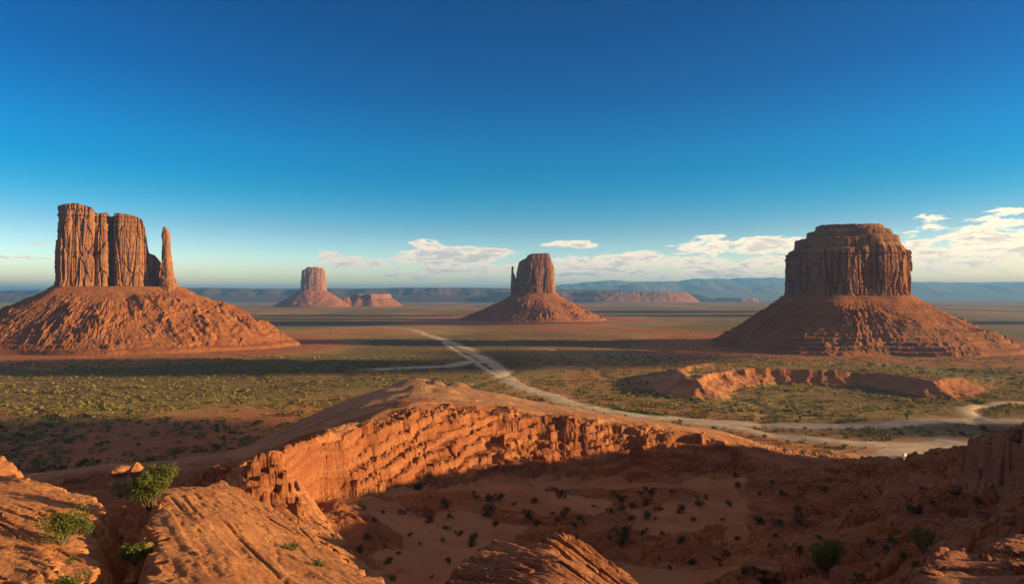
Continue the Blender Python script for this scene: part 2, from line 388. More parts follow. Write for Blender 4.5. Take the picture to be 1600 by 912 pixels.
LOW = [
 (500,784,165),(554,780,167),(616,768,184),(670,768,194),(740,760,211),(786,752,222),(850,742,246),(920,758,246),(1000,748,250),(1060,752,250),(1120,752,248),(1160,747,248),(1230,744,252),
 (560,830,125),(640,860,112),(600,800,150),(700,800,178),(740,830,155),(720,860,130),(800,780,203),(850,830,160),(930,830,155),(900,800,178),(1000,800,182),(1000,850,145),(1080,860,128),(1000,900,112),
 (1100,800,182),(1100,900,98),(1200,800,178),(1200,860,133),(1200,905,100),(1300,760,195),(1300,820,148),(1300,880,108),(1400,770,168),(1400,840,112),(1450,770,150),(1500,785,118),(1400,900,78),
 (1350,740,212),(1290,730,240),(1345,724,232),(1400,735,226),(1440,722,214),(1490,712,205),(1540,712,200),(1550,810,88),(1600,805,84),(1500,912,52),(1620,912,48),(1650,760,110),
 (800,912,92),(700,905,95),(620,912,92),(560,912,80),(500,900,90),(430,800,130),(460,850,105),(400,760,120),(380,800,105),
 (800,0,50,88),(700,0,50,90),(900,0,50,88),(1100,0,60,88),(600,0,40,93),(500,0,40,95),(1300,0,50,94),(400,0,12,112),(800,0,12,111),(1200,0,12,111),(1600,0,12,110),(800,0,22,104),(1100,0,25,103),(600,0,22,105),(1400,0,30,104),
 (1720,0,190,96),(1850,0,200,102),(2100,0,220,107),(2400,0,200,106),(1800,0,120,102),(2100,0,100,107),(1700,0,60,104),(2200,0,55,106),(1700,0,40,99),(2100,0,38,99),(2400,0,30,103),(2500,0,9,112),(1640,0,200,82),(1800,0,290,76)]
tU, tL = TPS(UP), TPS(LOW)
RIM = [P2(*p) for p in [(500,25),(470,45),(400,75),(355,98),(366,114),(400,127),(440,142),(475,157),(535,190),(600,228),(650,258),(700,280),(760,290),(830,287),(900,290),(960,292),(1020,290),(1070,288),
        (1120,284),(1170,276),(1228,265),(1290,256),(1345,240),(1400,230),(1440,218),(1490,210),(1560,203),(1760,190),(2300,100),(2300,10),(500,10)]]
BAS = [P2(*p) for p in [(640,22),(640,60),(560,90),(500,110),(470,120),(455,135),(475,150),(500,163),(554,166),(616,182),(670,192),(740,208),(786,218),(850,226),(920,243),(1000,247),(1060,249),
        (1120,248),(1170,247),(1228,248),(1290,242),(1345,226),(1400,220),(1440,208),(1490,198),(1560,190),(1680,175),(2100,90),(2000,14),(640,14)]]
BLUFF_TOP = [(1088, 806), (1100, 870), (1150, 925), (1200, 945), (1260, 925), (1330, 905), (1370, 890), (1420, 850), (1450, 815)]
BLUFF = [P2(*p) for p in BLUFF_TOP]
ROADS = {
 'main': ([(655,518),(664,522),(690,530),(722,541),(745,553),(766,566),(778,574),(785,583),(801,597),(828,609),(860,617),(885,628),(930,638),(985,647),(1040,652),(1100,658),(1150,661),(1230,664),(1300,665),(1380,664),(1450,657),(1530,657),(1640,659)], 11.0),
 'lower': ([(1010,650),(1060,656),(1100,662),(1150,668),(1200,676),(1260,684),(1330,691),(1420,694),(1520,694),(1660,690)], 9.5),
 'side': ([(585,576),(640,573),(700,571),(735,565),(760,566)], 15.0),
 'spur': ([(1640,629),(1575,629),(1530,633),(1508,640),(1528,651),(1545,657)], 7.0),
 'braid': ([(690,530),(705,543),(728,556),(752,572),(772,584),(790,592),(801,598)], 5.0),
 'hug': ([(700,612),(760,622),(820,628),(875,627)], 4.0),
 'far': ([(655,518),(640,514),(600,512)], 12.0),
 'flats': ([(1520,694),(1470,703),(1430,712),(1395,722)], 26.0),
}
def road_pts(name):
    pts, wd = ROADS[name]; g = [G2(*p) for p in pts]
    # Catmull-Rom
    g = np.array([g[0]] + g + [g[-1]]); out = []
    for i in range(1, len(g) - 2):
        p0, p1, p2, p3 = g[i - 1], g[i], g[i + 1], g[i + 2]
        n = max(4, int(np.linalg.norm(p2 - p1) / 6))
        for t in np.linspace(0, 1, n, endpoint=False):
            out.append(0.5 * ((2 * p1) + (-p0 + p2) * t + (2 * p0 - 5 * p1 + 4 * p2 - p3) * t * t + (-p0 + 3 * p1 - 3 * p2 + p3) * t ** 3))
    out.append(g[-2]); return np.array(out), wd

def valley(x, y):
    r = np.sqrt(x * x + y * y)
    z = 2.2 * fbm(x / 420, y / 420, o=3) * smooth(r, 500, 1200) + 0.8 * fbm(x / 90, y / 90, o=2)
    z = z + 10 * smooth(r, 6000, 30000) * (fbm(x / 5200, y / 5200, o=3) * 0.7)
    # low bluff (badland scarp) on the right
    near = (np.abs(x - 420) < 420) & (np.abs(y - 880) < 420)
    if near.any():
        xx, yy = x[near], y[near]
        poly = BLUFF + [P2(1490, 880), P2(1600, 1010), P2(1300, 1180), P2(1100, 1080), P2(1050, 930), P2(1066, 830)]
        wxy = 22 * fbm(xx / 34, yy / 60, o=3, ridge=True) + 4 * perlin(xx / 9, yy / 9)
        s = poly_sd(xx + 0.0, yy + wxy * 0.8, poly)
        hgt = 14 * smooth(xx, 700, 480) * smooth(yy, 1180, 960)
        prof = 0.85 * smooth(s, -46, 4) + 0.15 * smooth(s, -7, 2)
        crest = np.exp(-((s - 6) / 8) ** 2) * 2.5
        bz = (hgt + crest) * prof
        valley.bluff = smooth(prof, .04, .2) * smooth(s, 26, 8) * smooth(hgt, 2, 8)
        z[near] += terrace(bz, 3.4, 0.3) * 0.35 + bz * 0.65 + prof * (1 - smooth(s, 5, 30)) * 1.6 * fbm(xx / 14, yy / 14, o=3, ridge=True)
    # washes
    z = z - 1.6 * np.exp(-((perlin(x / 260 + 5, y / 260)) / 0.05) ** 2) * smooth(r, 420, 600) * smooth(r, 3000, 1500)
    return z
valley.bluff = None
def terrain(x, y, full=False):
    shp = x.shape; x = x.ravel().astype(np.float32); y = y.ravel().astype(np.float32)
    z = valley(x, y); r = np.sqrt(x * x + y * y)
    rock = np.zeros_like(z); mesa = np.zeros_like(z)
    nb_ = (np.abs(x - 420) < 420) & (np.abs(y - 880) < 420)
    if nb_.any():
        sb_ = np.clip(valley.bluff if valley.bluff is not None and len(valley.bluff) == nb_.sum() else 0, 0, 1); mesa[nb_] = sb_ * .9; rock[nb_] = sb_ * .5
    m = (r < 1000) & (y > -400)
    if m.any():
        xx, yy = x[m], y[m]; rr = r[m]
        wx = xx + 3 * fbm(xx / 30, yy / 30, o=2) + .7 * fbm(xx / 6.5 + 9, yy / 6.5, o=2)
        wy = yy + 4 * fbm(xx / 30 + 40, yy / 30, o=2) + .9 * fbm(xx / 6.5, yy / 6.5 + 77, o=2)
        k = smooth(rr, 25, 110)
        wx = xx + (wx - xx) * k; wy = yy + (wy - yy) * k
        u = tU(xx, yy); l = tL(xx, yy)
        si = poly_sd(wx, wy, RIM); sb = poly_sd(wx, wy, BAS)
        t = np.clip(si, 0, None) / (np.clip(si, 0, None) + np.clip(-sb, 0, None) + 1e-3)
        t = np.where(sb >= 0, 1.0, np.where(si <= 0, 0.0, t))
        hg = np.maximum(u - l, 0)
        bn = .12 * fbm(xx / 22, yy / 22 + 3, o=2); prof = 0.55 * t + 0.25 * smooth(t, 0.0, 1.0) + 0.20 * smooth(t, 0.30 + bn, 0.52 + bn)
        base = u * (1 - prof) + l * prof
        wall = smooth(t, 0.0, 0.40 - .14 * smooth(fbm(xx / 16, yy / 16 + 71, o=2), -.1, .3)) * (.42 + .58 * smooth(xx, -95, -25)) * smooth(t, 1.0, 0.85) * smooth(hg, 2, 7)
        big = smooth(rr, 30, 120)
        n1 = fbm(xx / 30, yy / 30, o=5, g=0.5)
        rid = fbm(xx / 16, yy / 16, o=5, g=0.55, ridge=True)
        d0 = 7.0 * smooth(xx, 150, 200) * smooth(yy, 90, 130) * fbm(xx / 28, yy / 28, o=3)
        spur = 1.3 * fbm(xx / 19 + 2, yy / 60, o=3, ridge=True)
        d = base + d0 + wall * (3.0 * spur - .8 + 1.3 * fbm(xx / 34 + 6, yy / 70, o=2)) + (1.7 * n1 * smooth(rr, 60, 200) + 0.5 * n1) + wall * (1.0 * rid - 0.4)
        # rocky parts of bowl: right side ledges and left wall
        ru = smooth(fbm(xx / 45 + 3, yy / 45 + 8, o=3) + .22 * smooth(xx, 0, -30), -0.05, 0.2)
        rightled = smooth(xx / np.maximum(yy, 5), 0.30, 0.42)
        rk = np.clip(wall + 0.95 * ru * (1 - smooth(si, 0, -10)) * smooth(sb, -1, 10) + rightled + smooth(si, 3, -2) * (.75 - .6 * smooth(yy, 180, 250)), 0, 1)
        d = d + rk * 0.55 * rid + 0.12 * fbm(xx / 2.2, yy / 2.2, o=3)
        wv = 1.8 * fbm(xx / 40, yy / 40 + 31, o=3)
        te = terrace(d, 2.6, 0.78, wv); te2 = terrace(te, 0.9, 0.6, wv * 0.6)
        lf_ = smooth(xx, -70, 10)
        amt = np.clip(wall * (0.22 + 0.60 * lf_) + rightled * 0.8 * smooth(si, -2, 3) + rk * 0.8 * smooth(si, -2, 2) + smooth(si, 3, -2) * 0.2, 0, 0.92) * big
        d = d * (1 - amt) + te2 * amt
        # blocks broken out of the wall
        wm = (wall > 0.02) | (rk > 0.45)
        bx_, by_, bz_ = xx[wm], yy[wm], d[wm]; jx = 1.2 * fbm(bx_ / 5, by_ / 5, o=2)
        jx = jx * 1.6; pm = fbm(bx_ / 24 + 9, by_ / 24, o=2); c1, e1 = worley((bx_ + jx) / 7.5, (by_ + jx) / 5.0, bz_ / 1.5)
        cb, eb = worley((bx_ + 2 * jx) / 15, (by_ + jx) / 11, bz_ / 4.2); kb = smooth(pm, -.2, .2)
        c1 = c1 * (.35 + .65 * kb) + .65 * (1 - kb) * .5; c2, e2 = worley(bx_ / 1.9 + 7, by_ / 1.9, bz_ / 1.0)
        kk = (wall[wm] * (1.0 - .25 * lf_[wm]) + (.62 + .1 * rightled[wm]) * rk[wm] * (1 - wall[wm])) * big[wm]
        patch = smooth(fbm(bx_ / 17, by_ / 17, o=2), -.3, .25)
        d[wm] += kk * (.35 + .9 * smooth(fbm(bx_ / 20 + 31, by_ / 20, o=2), -.3, .2)) * ((cb - .5) * 2.0 - .6 * smooth(eb, .08, 0) + (c1 - .5) * 1.7 - .9 * smooth(e1, .12, 0) + ((c2 - .5) * 1.4 - .5 * smooth(e2, .12, 0)) * (.35 + .65 * patch))
        # washes and low swells in the bowl
        inb = smooth(sb, -2, 12) * big
        d = d + inb * (4.6 * fbm(xx / 52 + 4, yy / 52, o=3, ridge=True) - 1.0 + 1.8 * fbm(xx / 17, yy / 17 + 5, o=4) + 1.1 * fbm(xx / 8.5, yy / 13 + 5, o=4, ridge=True) * smooth(fbm(xx / 37, yy / 37 + 50, o=2), -.2, .2))
        # little knobs on the end of the ridge
        for (px, dd, rad, h) in ((648, 405, 16, 4.5), (716, 400, 8, 3.0), (684, 398, 6, 2.5), (660, 352, 14, 3.0), (700, 345, 9, 2.0)):
            kx, ky = P2(px, dd); q = np.sqrt(((xx - kx) / rad) ** 2 + ((yy - ky) / (rad * .8)) ** 2)
            d = d + h * smooth(q, 1.15, 0.25)
        # long low lip across the canyon floor
        ln = line_d(xx, yy, [P2(1035, 150), P2(1075, 148), P2(1130, 136), P2(1190, 128), P2(1240, 124)]) + 1.2 * fbm(xx / 8, yy / 8, o=2)
        below = smooth(ln, 7, 0.5); d = d + 2.6 * below
        # runs of joints down the left face
        wgt = smooth(rr, 900, 640)
        onm = smooth(u, 2.0, 9.0)
        onm = np.where(si > 0, 1.0, onm) * wgt
        z[m] = z[m] * (1 - onm) + d * onm
        near0 = smooth(rr, 3.6, 1.2); z[m] = z[m] * (1 - near0) + 118.0 * near0
        rock[m] = np.clip(rk + smooth(si, 2, -2) * (0.15 + 0.8 * n1), 0, 1); mesa[m] = np.maximum(mesa[m], onm)
    back = smooth(y, 2, -30) * smooth(r, 1400, 900)
    z = z * (1 - back) + (118 + 3 * fbm(x / 60, y / 60, o=3)) * back
    if full: return z.reshape(shp), rock.reshape(shp), mesa.reshape(shp)
    return z.reshape(shp)

QL = 1.0
def geo(a, b, g): n = max(2, int(math.log(b / a) / math.log(1 + g * QL))); return list(np.geomspace(a, b, n, endpoint=False))
rows = np.array(list(np.arange(0.5, 12, 0.4)) + geo(12, 60, .011) + geo(60, 120, .006) + list(np.arange(120, 330, .5 * QL)) + geo(330, 780, .005) + list(np.arange(780, 980, 2.0 * QL)) + geo(980, 3500, .009) + geo(3500, 90000, .035))
azs = np.concatenate([np.linspace(-40.5, 40.5, int(1120 / QL)), np.linspace(41, 80, 110), np.linspace(82, 278, 40), np.linspace(280, 319, 60)])
A, Rr = np.meshgrid(np.radians(azs), rows)
GX = Rr * np.sin(A); GY = Rr * np.cos(A)
GZ, rock, mesa = terrain(GX, GY, True)
# scrub cover: patchy over the valley floor, thinner near butte feet
veg = smooth(fbm(GX / 700 + 3, GY / 1400, o=4), -0.35, 0.15) * 0.75 + 0.25
veg *= .25 + .75 * smooth(Rr, 560, 900); veg *= smooth(Rr, 330, 460)
for cx, cy, ra in ((-880, 1560, 430), (800, 1600, 420), (65, 3250, 520)):
    q = np.sqrt((GX - cx) ** 2 + (GY - cy) ** 2) + 60 * fbm(GX / 120, GY / 120, o=3)
    veg *= smooth(q, ra, ra * 1.3)
pale = np.zeros_like(GZ)
allroads = {}
for k in ROADS:
    pts, wd = road_pts(k); allroads[k] = (pts, wd)
    mm = (Rr > 300) & (Rr < 3200)
    dd = line_d(GX[mm] + 5 * fbm(GX[mm] / 30, GY[mm] / 30, o=2), GY[mm], [tuple(p) for p in pts[::4]] + [tuple(pts[-1])])
    pale[mm] = np.maximum(pale[mm], smooth(dd, wd * 2.6, wd * 0.5) * 0.75)
veg *= 1 - pale
cr = smooth(GY, 262, 330) * smooth(GY, 470, 400) * smooth(GX, -110, -70) * smooth(GX, 190, 120) * (.5 + .5 * smooth(fbm(GX / 30, GY / 30, o=3), -.2, .3)); pale = np.maximum(pale, .45 * cr)  # ridge crest paled like sand, standing in for sunlight it barely catches
ground = mesh_grid('ground', GX, GY, GZ, M_ground, wrap_u=True, attrs={'veg': veg, 'rock': rock, 'mesa': mesa, 'pale': pale}, flip=True)
tag(ground, kind='structure')

def hit(px, py, dmin=14, dmax=4000):
    """where the sight line of a photo pixel first meets the ground"""
    d = np.geomspace(dmin, dmax, 1400).astype(np.float32)
    x = (px - 800) / F * d; z = CH - (py - HZ) / F * d
    g = terrain(x, d); k = np.argmax(g > z)
    if not (g > z).any(): return None
    return float(x[k]), float(d[k]), float(g[k])

# roads: ribbons of graded dirt with uneven edges
for k, (pts, wd) in allroads.items():
    if k in ('hug',): continue
    tg = np.gradient(pts, axis=0); tg /= np.linalg.norm(tg, axis=1)[:, None] + 1e-9
    nr = np.stack([-tg[:, 1], tg[:, 0]], 1)
    s = np.linspace(-1, 1, 7); L = np.arange(len(pts))
    wv = wd * (1 + 0.22 * fbm(L / 6.0, L * 0 + len(k), o=3))[:, None] * (1 + 0.1 * np.random.RandomState(3).normal(size=(len(pts), 1)))
    X = pts[:, :1] + nr[:, :1] * s * wv; Y = pts[:, 1:] + nr[:, 1:] * s * wv
    Z = terrain(X, Y); Z = np.maximum(Z, 0) * 0 + Z + 0.35 - 0.42 * np.abs(s) ** 4 + {'main': .02, 'lower': .0, 'side': .04, 'spur': .05, 'far': .06, 'flats': .035, 'braid': .07, 'loop': .08}[k]
    tag(mesh_grid('dirt_road', X, Y, Z, M_road), kind='structure')

# ------------------------------------------------------------------ buttes
def resample(pts, n):
    g = np.array(pts, float); m = len(g); out = []
    for i in range(m):
        p0, p1, p2, p3 = g[i - 1], g[i], g[(i + 1) % m], g[(i + 2) % m]
        t = np.linspace(0, 1, 24, endpoint=False)[:, None]
        out.append(0.5 * ((2 * p1) + (-p0 + p2) * t + (2 * p0 - 5 * p1 + 4 * p2 - p3) * t * t + (-p0 + 3 * p1 - 3 * p2 + p3) * t ** 3))
    o = np.concatenate(out); o = np.concatenate([o, o[:1]])
    L = np.concatenate([[0], np.cumsum(np.linalg.norm(np.diff(o, axis=0), axis=1))])
    s = np.linspace(0, L[-1], n, endpoint=False)
    return np.stack([np.interp(s, L, o[:, 0]), np.interp(s, L, o[:, 1])], 1)
def cap(name, parent, ox, oy, outline, zb, topz, prof, N, M, amp, lam, mat, seed, rings=46, ledges=1.0):
    b = resample(outline, N); c = b.mean(0)
    tg = np.roll(b, -1, 0) - np.roll(b, 1, 0); tg /= np.linalg.norm(tg, axis=1)[:, None]
    nr = np.stack([tg[:, 1], -tg[:, 0]], 1)
    if ((b - c) * nr).sum() < 0: nr = -nr
    rows_x, rows_y, rows_z = [], [], []
    v = np.linspace(0, 1, M)
    pv = np.interp(v, [p[0] for p in prof], [p[1] for p in prof])
    H = topz(b[:, 0] * 0.985, b[:, 1] * 0.985)
    for j in range(M):
        z = zb + v[j] * (H - zb)
        p = c + (b - c) * pv[j]
        X = p[:, 0]; Y = p[:, 1]
        qx, qy, qz = X / lam + seed, Y / lam, z / lam * 0.10
        r1 = fbm(qx * 0.8, qy * 0.8, qz, o=2)
        r2 = 1 - np.abs(perlin(qx * 2.3 + 9, qy * 2.3, qz * 1.6)) * 2
        r3 = 1 - np.abs(perlin(qx * 5.5, qy * 5.5 + 4, qz * 3.0)) * 2
        crack = smooth(r2, 0.68, 0.97); crack2 = smooth(r3, 0.6, 0.98)
        led = perlin(z * 0 + 3.3, z / (lam * 0.30), X / (lam * 9)) + 0.6 * perlin(z * 0 + 8.3, z / (lam * 0.09), X / (lam * 4))
        fine = fbm(X / lam * 7, Y / lam * 7, z / lam * 5, o=3)
        blk, bed = worley(X / lam * 1.9 + seed, Y / lam * 1.9, z / lam * .55)
        varied = .4 + .9 * smooth(perlin(X / lam * .6 + 7, Y / lam * .6, z / lam * .12), -.4, .4)
        d = amp * (0.45 * r1 - 0.66 * crack * varied - 0.14 * crack2 * (1.4 - varied) + 0.09 * led * ledges + 0.12 * fine + .62 * (blk - .5) * varied - .22 * smooth(bed, .07, 0))
        # stronger ledges near top, crumbling foot
        d = d + amp * 0.28 * ledges * perlin(z * 0 + 1.3, z / (lam * 0.16), 0 * z) * smooth(v[j], 0.72, 0.9)
        X = X + nr[:, 0] * d; Y = Y + nr[:, 1] * d
        rows_x.append(X); rows_y.append(Y); rows_z.append(z)
    ex, ey = rows_x[-1], rows_y[-1]
    cx, cy = ex.mean(), ey.mean()
    for k in range(1, rings + 1):
        f = 1 - k / rings; f = f if k < rings else 0.0
        X = cx + (ex - cx) * f; Y = cy + (ey - cy) * f
        Z = topz(X, Y) + amp * 0.22 * fbm(X / lam * 4, Y / lam * 4, o=3) * min(1, k / 3)
        rows_x.append(X); rows_y.append(Y); rows_z.append(Z)
    X = np.array(rows_x) + ox; Y = np.array(rows_y) + oy; Z = np.array(rows_z)
    px, py, pz = parent.location
    return mesh_grid(name, X - px, Y - py, Z - pz, mat, wrap_u=True, parent=parent)
def talus(parent, ox, oy, inner, outer, zb, N, M, gul, mat, seed, bench=(), pw=1.35, zfoot=-4.0, name='talus_slope', tz=1.0, rip=1.0):
    a = resample(inner, N); b = resample(outer, N)
    ca = a.mean(0)
    # match by angle
    def byang(p, c):
        an = np.arctan2(p[:, 1] - c[1], p[:, 0] - c[0]); o = np.argsort(an); return an[o], p[o]
    aa, ap = byang(a, ca); ba, bp = byang(b, ca)
    th = np.linspace(-math.pi, math.pi, N, endpoint=False)
    def at(an, p): return np.stack([np.interp(th, an, p[:, i], period=2 * math.pi) for i in (0, 1)], 1)
    A0 = at(aa, ap); B0 = at(ba, bp)
    t = np.linspace(-0.06, 1.0, M)
    X = A0[None, :, 0] + (B0 - A0)[None, :, 0] * t[:, None]; Y = A0[None, :, 1] + (B0 - A0)[None, :, 1] * t[:, None]
    T2 = np.clip(t, 0, 1)[:, None] + 0 * X
    span = np.linalg.norm(B0 - A0, axis=1).mean()
    base = zb * (1 - T2) ** pw
    for (tb, hb, wb) in bench:      # steps of harder rock
        base = base + hb * (smooth(T2 + 0.02 * perlin(X / 60, Y / 60), tb + wb, tb) - 0.0) - hb * (1 - T2)
    cs, sn = np.cos(th)[None, :], np.sin(th)[None, :]
    k = 11.0
    wp = 0.9 * fbm(X / 90 + seed, Y / 90, o=3)
    g1 = fbm(cs * k + wp + 0 * X, sn * k + wp + 0 * X, T2 * 3.0 + seed, o=2, ridge=True)
    g2 = fbm(cs * k * 2.7 + wp * 2 + 0 * X, sn * k * 2.7 + 0 * X, T2 * 6 + seed, o=3, ridge=True)
    env = smooth(T2, 0.04, 0.4) * smooth(T2, 1.02, 0.7)
    n3 = fbm(X / (span * .09), Y / (span * .09), o=5, g=.55, ridge=True)
    n4 = fbm(X / (span * .26) + 3 * wp, Y / (span * .26) + seed, o=3, ridge=True)
    n5 = fbm(X / (span * .04), Y / (span * .04) + seed, o=4, ridge=True)
    rub = smooth(fbm(X / 70 + 9, Y / 70 + seed, o=3), -.1, .3)
    cv, ce = worley(X / (span * .07) + seed, Y / (span * .07)); cv2, _ = worley(X / (span * .022) + seed, Y / (span * .022))
    side = .35 + .65 * smooth(fbm(cs * 1.3 + seed + 0 * X, sn * 1.3 + 0 * X, o=2), -.25, .2)
    Z = base + gul * env * side * (0.40 * g1 + 0.30 * g2 + 0.75 * n4) + gul * (smooth(T2, 0.0, 0.2) * smooth(T2, 1.03, 0.85)) * (0.16 * n3 + .10 * n5 + rub * (.42 * np.clip(cv - .45, 0, 1) * smooth(ce, 0, .3) + .16 * cv2))
    Z = base + (Z - base) * (rip * (.45 + .75 * smooth(fbm(X / 110 + 2, Y / 110 + seed, o=2), -.35, .3))) + 7.0 * (zb / 130) * env * fbm(X / 120 + seed, Y / 120, o=3)
    wv = 3 * fbm(X / 150, Y / 150, o=3)
    st = zb * 0.07; te = terrace(Z + 5 * fbm(X / 60, Y / 60, o=2), st, 0.55, wv)
    am = tz * (0.12 + 0.6 * smooth(T2, 0.5, 0.8) + 0.4 * smooth(T2, 0.16, 0.06)) * smooth(fbm(X / 130 + 5, Y / 130, o=2), -0.45, 0.1)
    Z = Z * (1 - am) + te * am
    Z = Z * smooth(T2, 1.0, 0.93) + zfoot * smooth(T2, 0.93, 1.0)
    px, py, pz = parent.location
    return mesh_grid(name, X + ox - px, Y + oy - py, Z - pz, mat, wrap_u=True, parent=parent, flip=True)
def ell(rx, ry, n=16, jit=0.05, seed=1, p=2.6, cx=0, cy=0):
    r = np.random.RandomState(seed); out = []
    for i in range(n):
        a = 2 * math.pi * i / n; c, s = math.cos(a), math.sin(a)
        q = (abs(c) ** p + abs(s) ** p) ** (-1 / p) * (1 + r.uniform(-jit, jit))
        out.append((cx + rx * c * q, cy + ry * s * q))
    return out
def rotp(pts, a): c, s = math.cos(a), math.sin(a); return [(x * c - y * s, x * s + y * c) for x, y in pts]

# left butte (broad mitten with a thumb)
D1 = 1515.0; S1 = D1 / F
bx, by = (181 - 800) / F * 1560, 1560.0
lb = empty('sandstone_butte', (bx, by, 0), 'broad orange sunlit butte at the left with a thin spire at its right end', 'butte')
lf = lambda px: (px - 800) / F * D1 - bx
zf = lambda py, d: CH + (HZ - py) / F * d
xs_ = [80,94,96,118,141,145,149,168,171,176,180,204,216,222,226,229,232,241,246,252,262]
hs_ = [322,322,321,319,324,328,333,331,336,336,331,333,337,341,352,370,393,396,401,408,430]
X1 = np.array([lf(p) for p in xs_]); Z1 = np.array([zf(p, D1) for p in hs_])
out1 = [(lf(90), -22), (lf(100), -36), (lf(125), -40), (lf(143), -42), (lf(148), -34), (lf(154), -41), (lf(167), -42), (lf(172), -22), (lf(177), -24), (lf(181), -46), (lf(205), -48), (lf(228), -44), (lf(233), -36), (lf(245), -38), (lf(254), -30),
        (lf(256), 0), (lf(245), 25), (lf(225), 45), (lf(180), 55), (lf(120), 50), (lf(98), 42), (lf(88), 15)]
YO = lambda x, y: y + 0.42 * x
wx1 = lambda x, y: (800 + (x + bx) / D1 * F - 800) / F * (by + y) - bx      # same bearing at the depth y
out1 = [(wx1(x, YO(x, y)), YO(x, y)) for x, y in out1]
PX1 = np.array(xs_, float)
cap('cliff', lb, bx, by, out1, zf(449, D1), lambda x, y: np.interp(800 + F * (x + bx) / (y + by), PX1, Z1), [(0, 1.035), (.05, 1.02), (.1, 1.0), (.7, .985), (.86, .975), (.9, .985), (1, .965)], 1700, 190, 10.5, 36.0, M_cliff, 2.0)
sp1 = [(lf(251), -36), (lf(258), -42), (lf(268), -42), (lf(275), -33), (lf(276), -15), (lf(268), -4), (lf(256), -6), (lf(250), -20)]
sc1 = (lf(258.0), -24)
def spire(name, parent, ox, oy, cx, cy, prof, zmat, N, M, amp, lam, seed, depth=0.7):
    """a free column from (x_left, x_right, z) sections"""
    zz = np.linspace(prof[0][2], prof[-1][2], M)
    xl = np.interp(zz, [p[2] for p in prof], [p[0] for p in prof]); xr = np.interp(zz, [p[2] for p in prof], [p[1] for p in prof])
    th = np.linspace(0, 2 * math.pi, N, endpoint=False)
    c = ((xl + xr) / 2)[:, None]; h = ((xr - xl) / 2)[:, None]
    ct, st = np.cos(th)[None], np.sin(th)[None]
    q = (np.abs(ct) ** 4 + np.abs(st) ** 4) ** (-1 / 4)
    Z = zz[:, None] + 0 * ct
    X0 = c + h * ct * q; Y0 = cy + h * depth * st * q
    cb, eb = worley(X0 / lam * .9, Y0 / lam * .9, Z / lam * .28)
    d = amp * (0.6 * fbm(X0 / lam, Y0 / lam, Z / lam * 0.16 + seed, o=4) + 0.28 * perlin(Z * 0 + 2, Z / (lam * .9) + seed, X0 / lam) + .8 * (cb - .5) - .35 * smooth(eb, .12, 0))
    k = np.clip(h / h.max(), .25, 1)
    X = X0 + ct * d * k; Y = Y0 + st * d * k
    X = np.concatenate([X, X[-1:] * 0 + X[-1:].mean()]); Y = np.concatenate([Y, Y[-1:] * 0 + Y[-1:].mean()]); Z = np.concatenate([Z, Z[-1:] + amp * .2])
    px, py, pz = parent.location
    return mesh_grid(name, X + ox - px, Y + oy - py, Z - pz, zmat, wrap_u=True, parent=parent)
l2 = lambda px: (px - 800) / F * (by + 4) - bx
spire('spire', lb, bx, by, 0, 4, [(l2(p[0]), l2(p[1]), zf(p[2], D1 + 30)) for p in ((250,277,458),(252.5,274,445),(254,269.5,430),(254.5,267.5,415),(254,266,400),(254.5,265,388),(255,264,375),(254,264,367),(255,263,361),(255,260,356),(256,259,353))],
      M_cliff, 200, 230, 4.6, 9.0, 1.0, 1.2)
tin = [(wx1(x, y + .3 * x), y + .3 * x) for x, y in [(lf(84), -32), (lf(110), -48), (lf(180), -56), (lf(250), -52), (lf(281), -38), (lf(284), 5), (lf(250), 40), (lf(180), 64), (lf(110), 60), (lf(82), 40)]]
tout = ell(330, 235, 18, .06, 5, 2.2)
tout = [(x * (1.28 if x > 0 else 1.2), y * (1.0 if abs(x) < 250 else .8)) for x, y in tout]
tl = talus(lb, bx, by, tin, tout, zf(447, D1), 1500, 330, 15.0, M_talus, 4.0, bench=(), pw=1.28, tz=.45)
# the low lobe running off to the right of its foot
# right butte
D2 = 1500.0; b2x, b2y = (1321 - 800) / F * 1600, 1600.0
rb = empty('sandstone_butte', (b2x, b2y, 0), 'massive flat topped butte at the right, stepped summit, its front in shade', 'butte')
rf = lambda px: (px - 800) / F * 1545 - b2x
def top2(x, y):
    sx_ = np.where(x < 0, -x / 128, x / 124.0)
    rho = (np.abs(sx_) ** 3 + np.abs(y / 100) ** 3) ** (1 / 3)
    rho = rho + 0.06 * fbm(x / 45, y / 45, o=4)
    L = np.interp(rho, [0, .50, .515, .64, .655, .85, .865, .955, .965, 1.2], [zf(345, D2), zf(346, D2), zf(354, D2), zf(356, D2), zf(366, D2), zf(369, D2), zf(384, D2), zf(388, D2), zf(392, D2), zf(394, D2)])
    Rr_ = np.interp(rho, [0, .60, .62, .74, .75, .86, .87, .97, 1.2], [zf(345, D2), zf(346, D2), zf(352, D2), zf(355, D2), zf(362, D2), zf(366, D2), zf(376, D2), zf(388, D2), zf(392, D2)])
    k = smooth(x, -25, 25)
    return L * (1 - k) + Rr_ * k
o2 = ell(125, 100, 22, .035, 11, 3.4)
cap('cliff', rb, b2x, b2y, o2, zf(463, D2), top2, [(0, 1.03), (.05, 1.015), (.1, 1.005), (.8, .985), (.92, .985), (1, .97)], 1800, 200, 11.0, 38.0, M_cliff, 12.0, rings=110)
talus(rb, b2x, b2y, ell(131, 106, 22, .02, 11, 3.2), [(x * 1.02, y) for x, y in ell(345, 318, 18, .09, 9, 2.05)], zf(461, D2) , 1500, 330, 13.0, M_talus, 21.0, pw=1.45, tz=1.35, rip=.8)
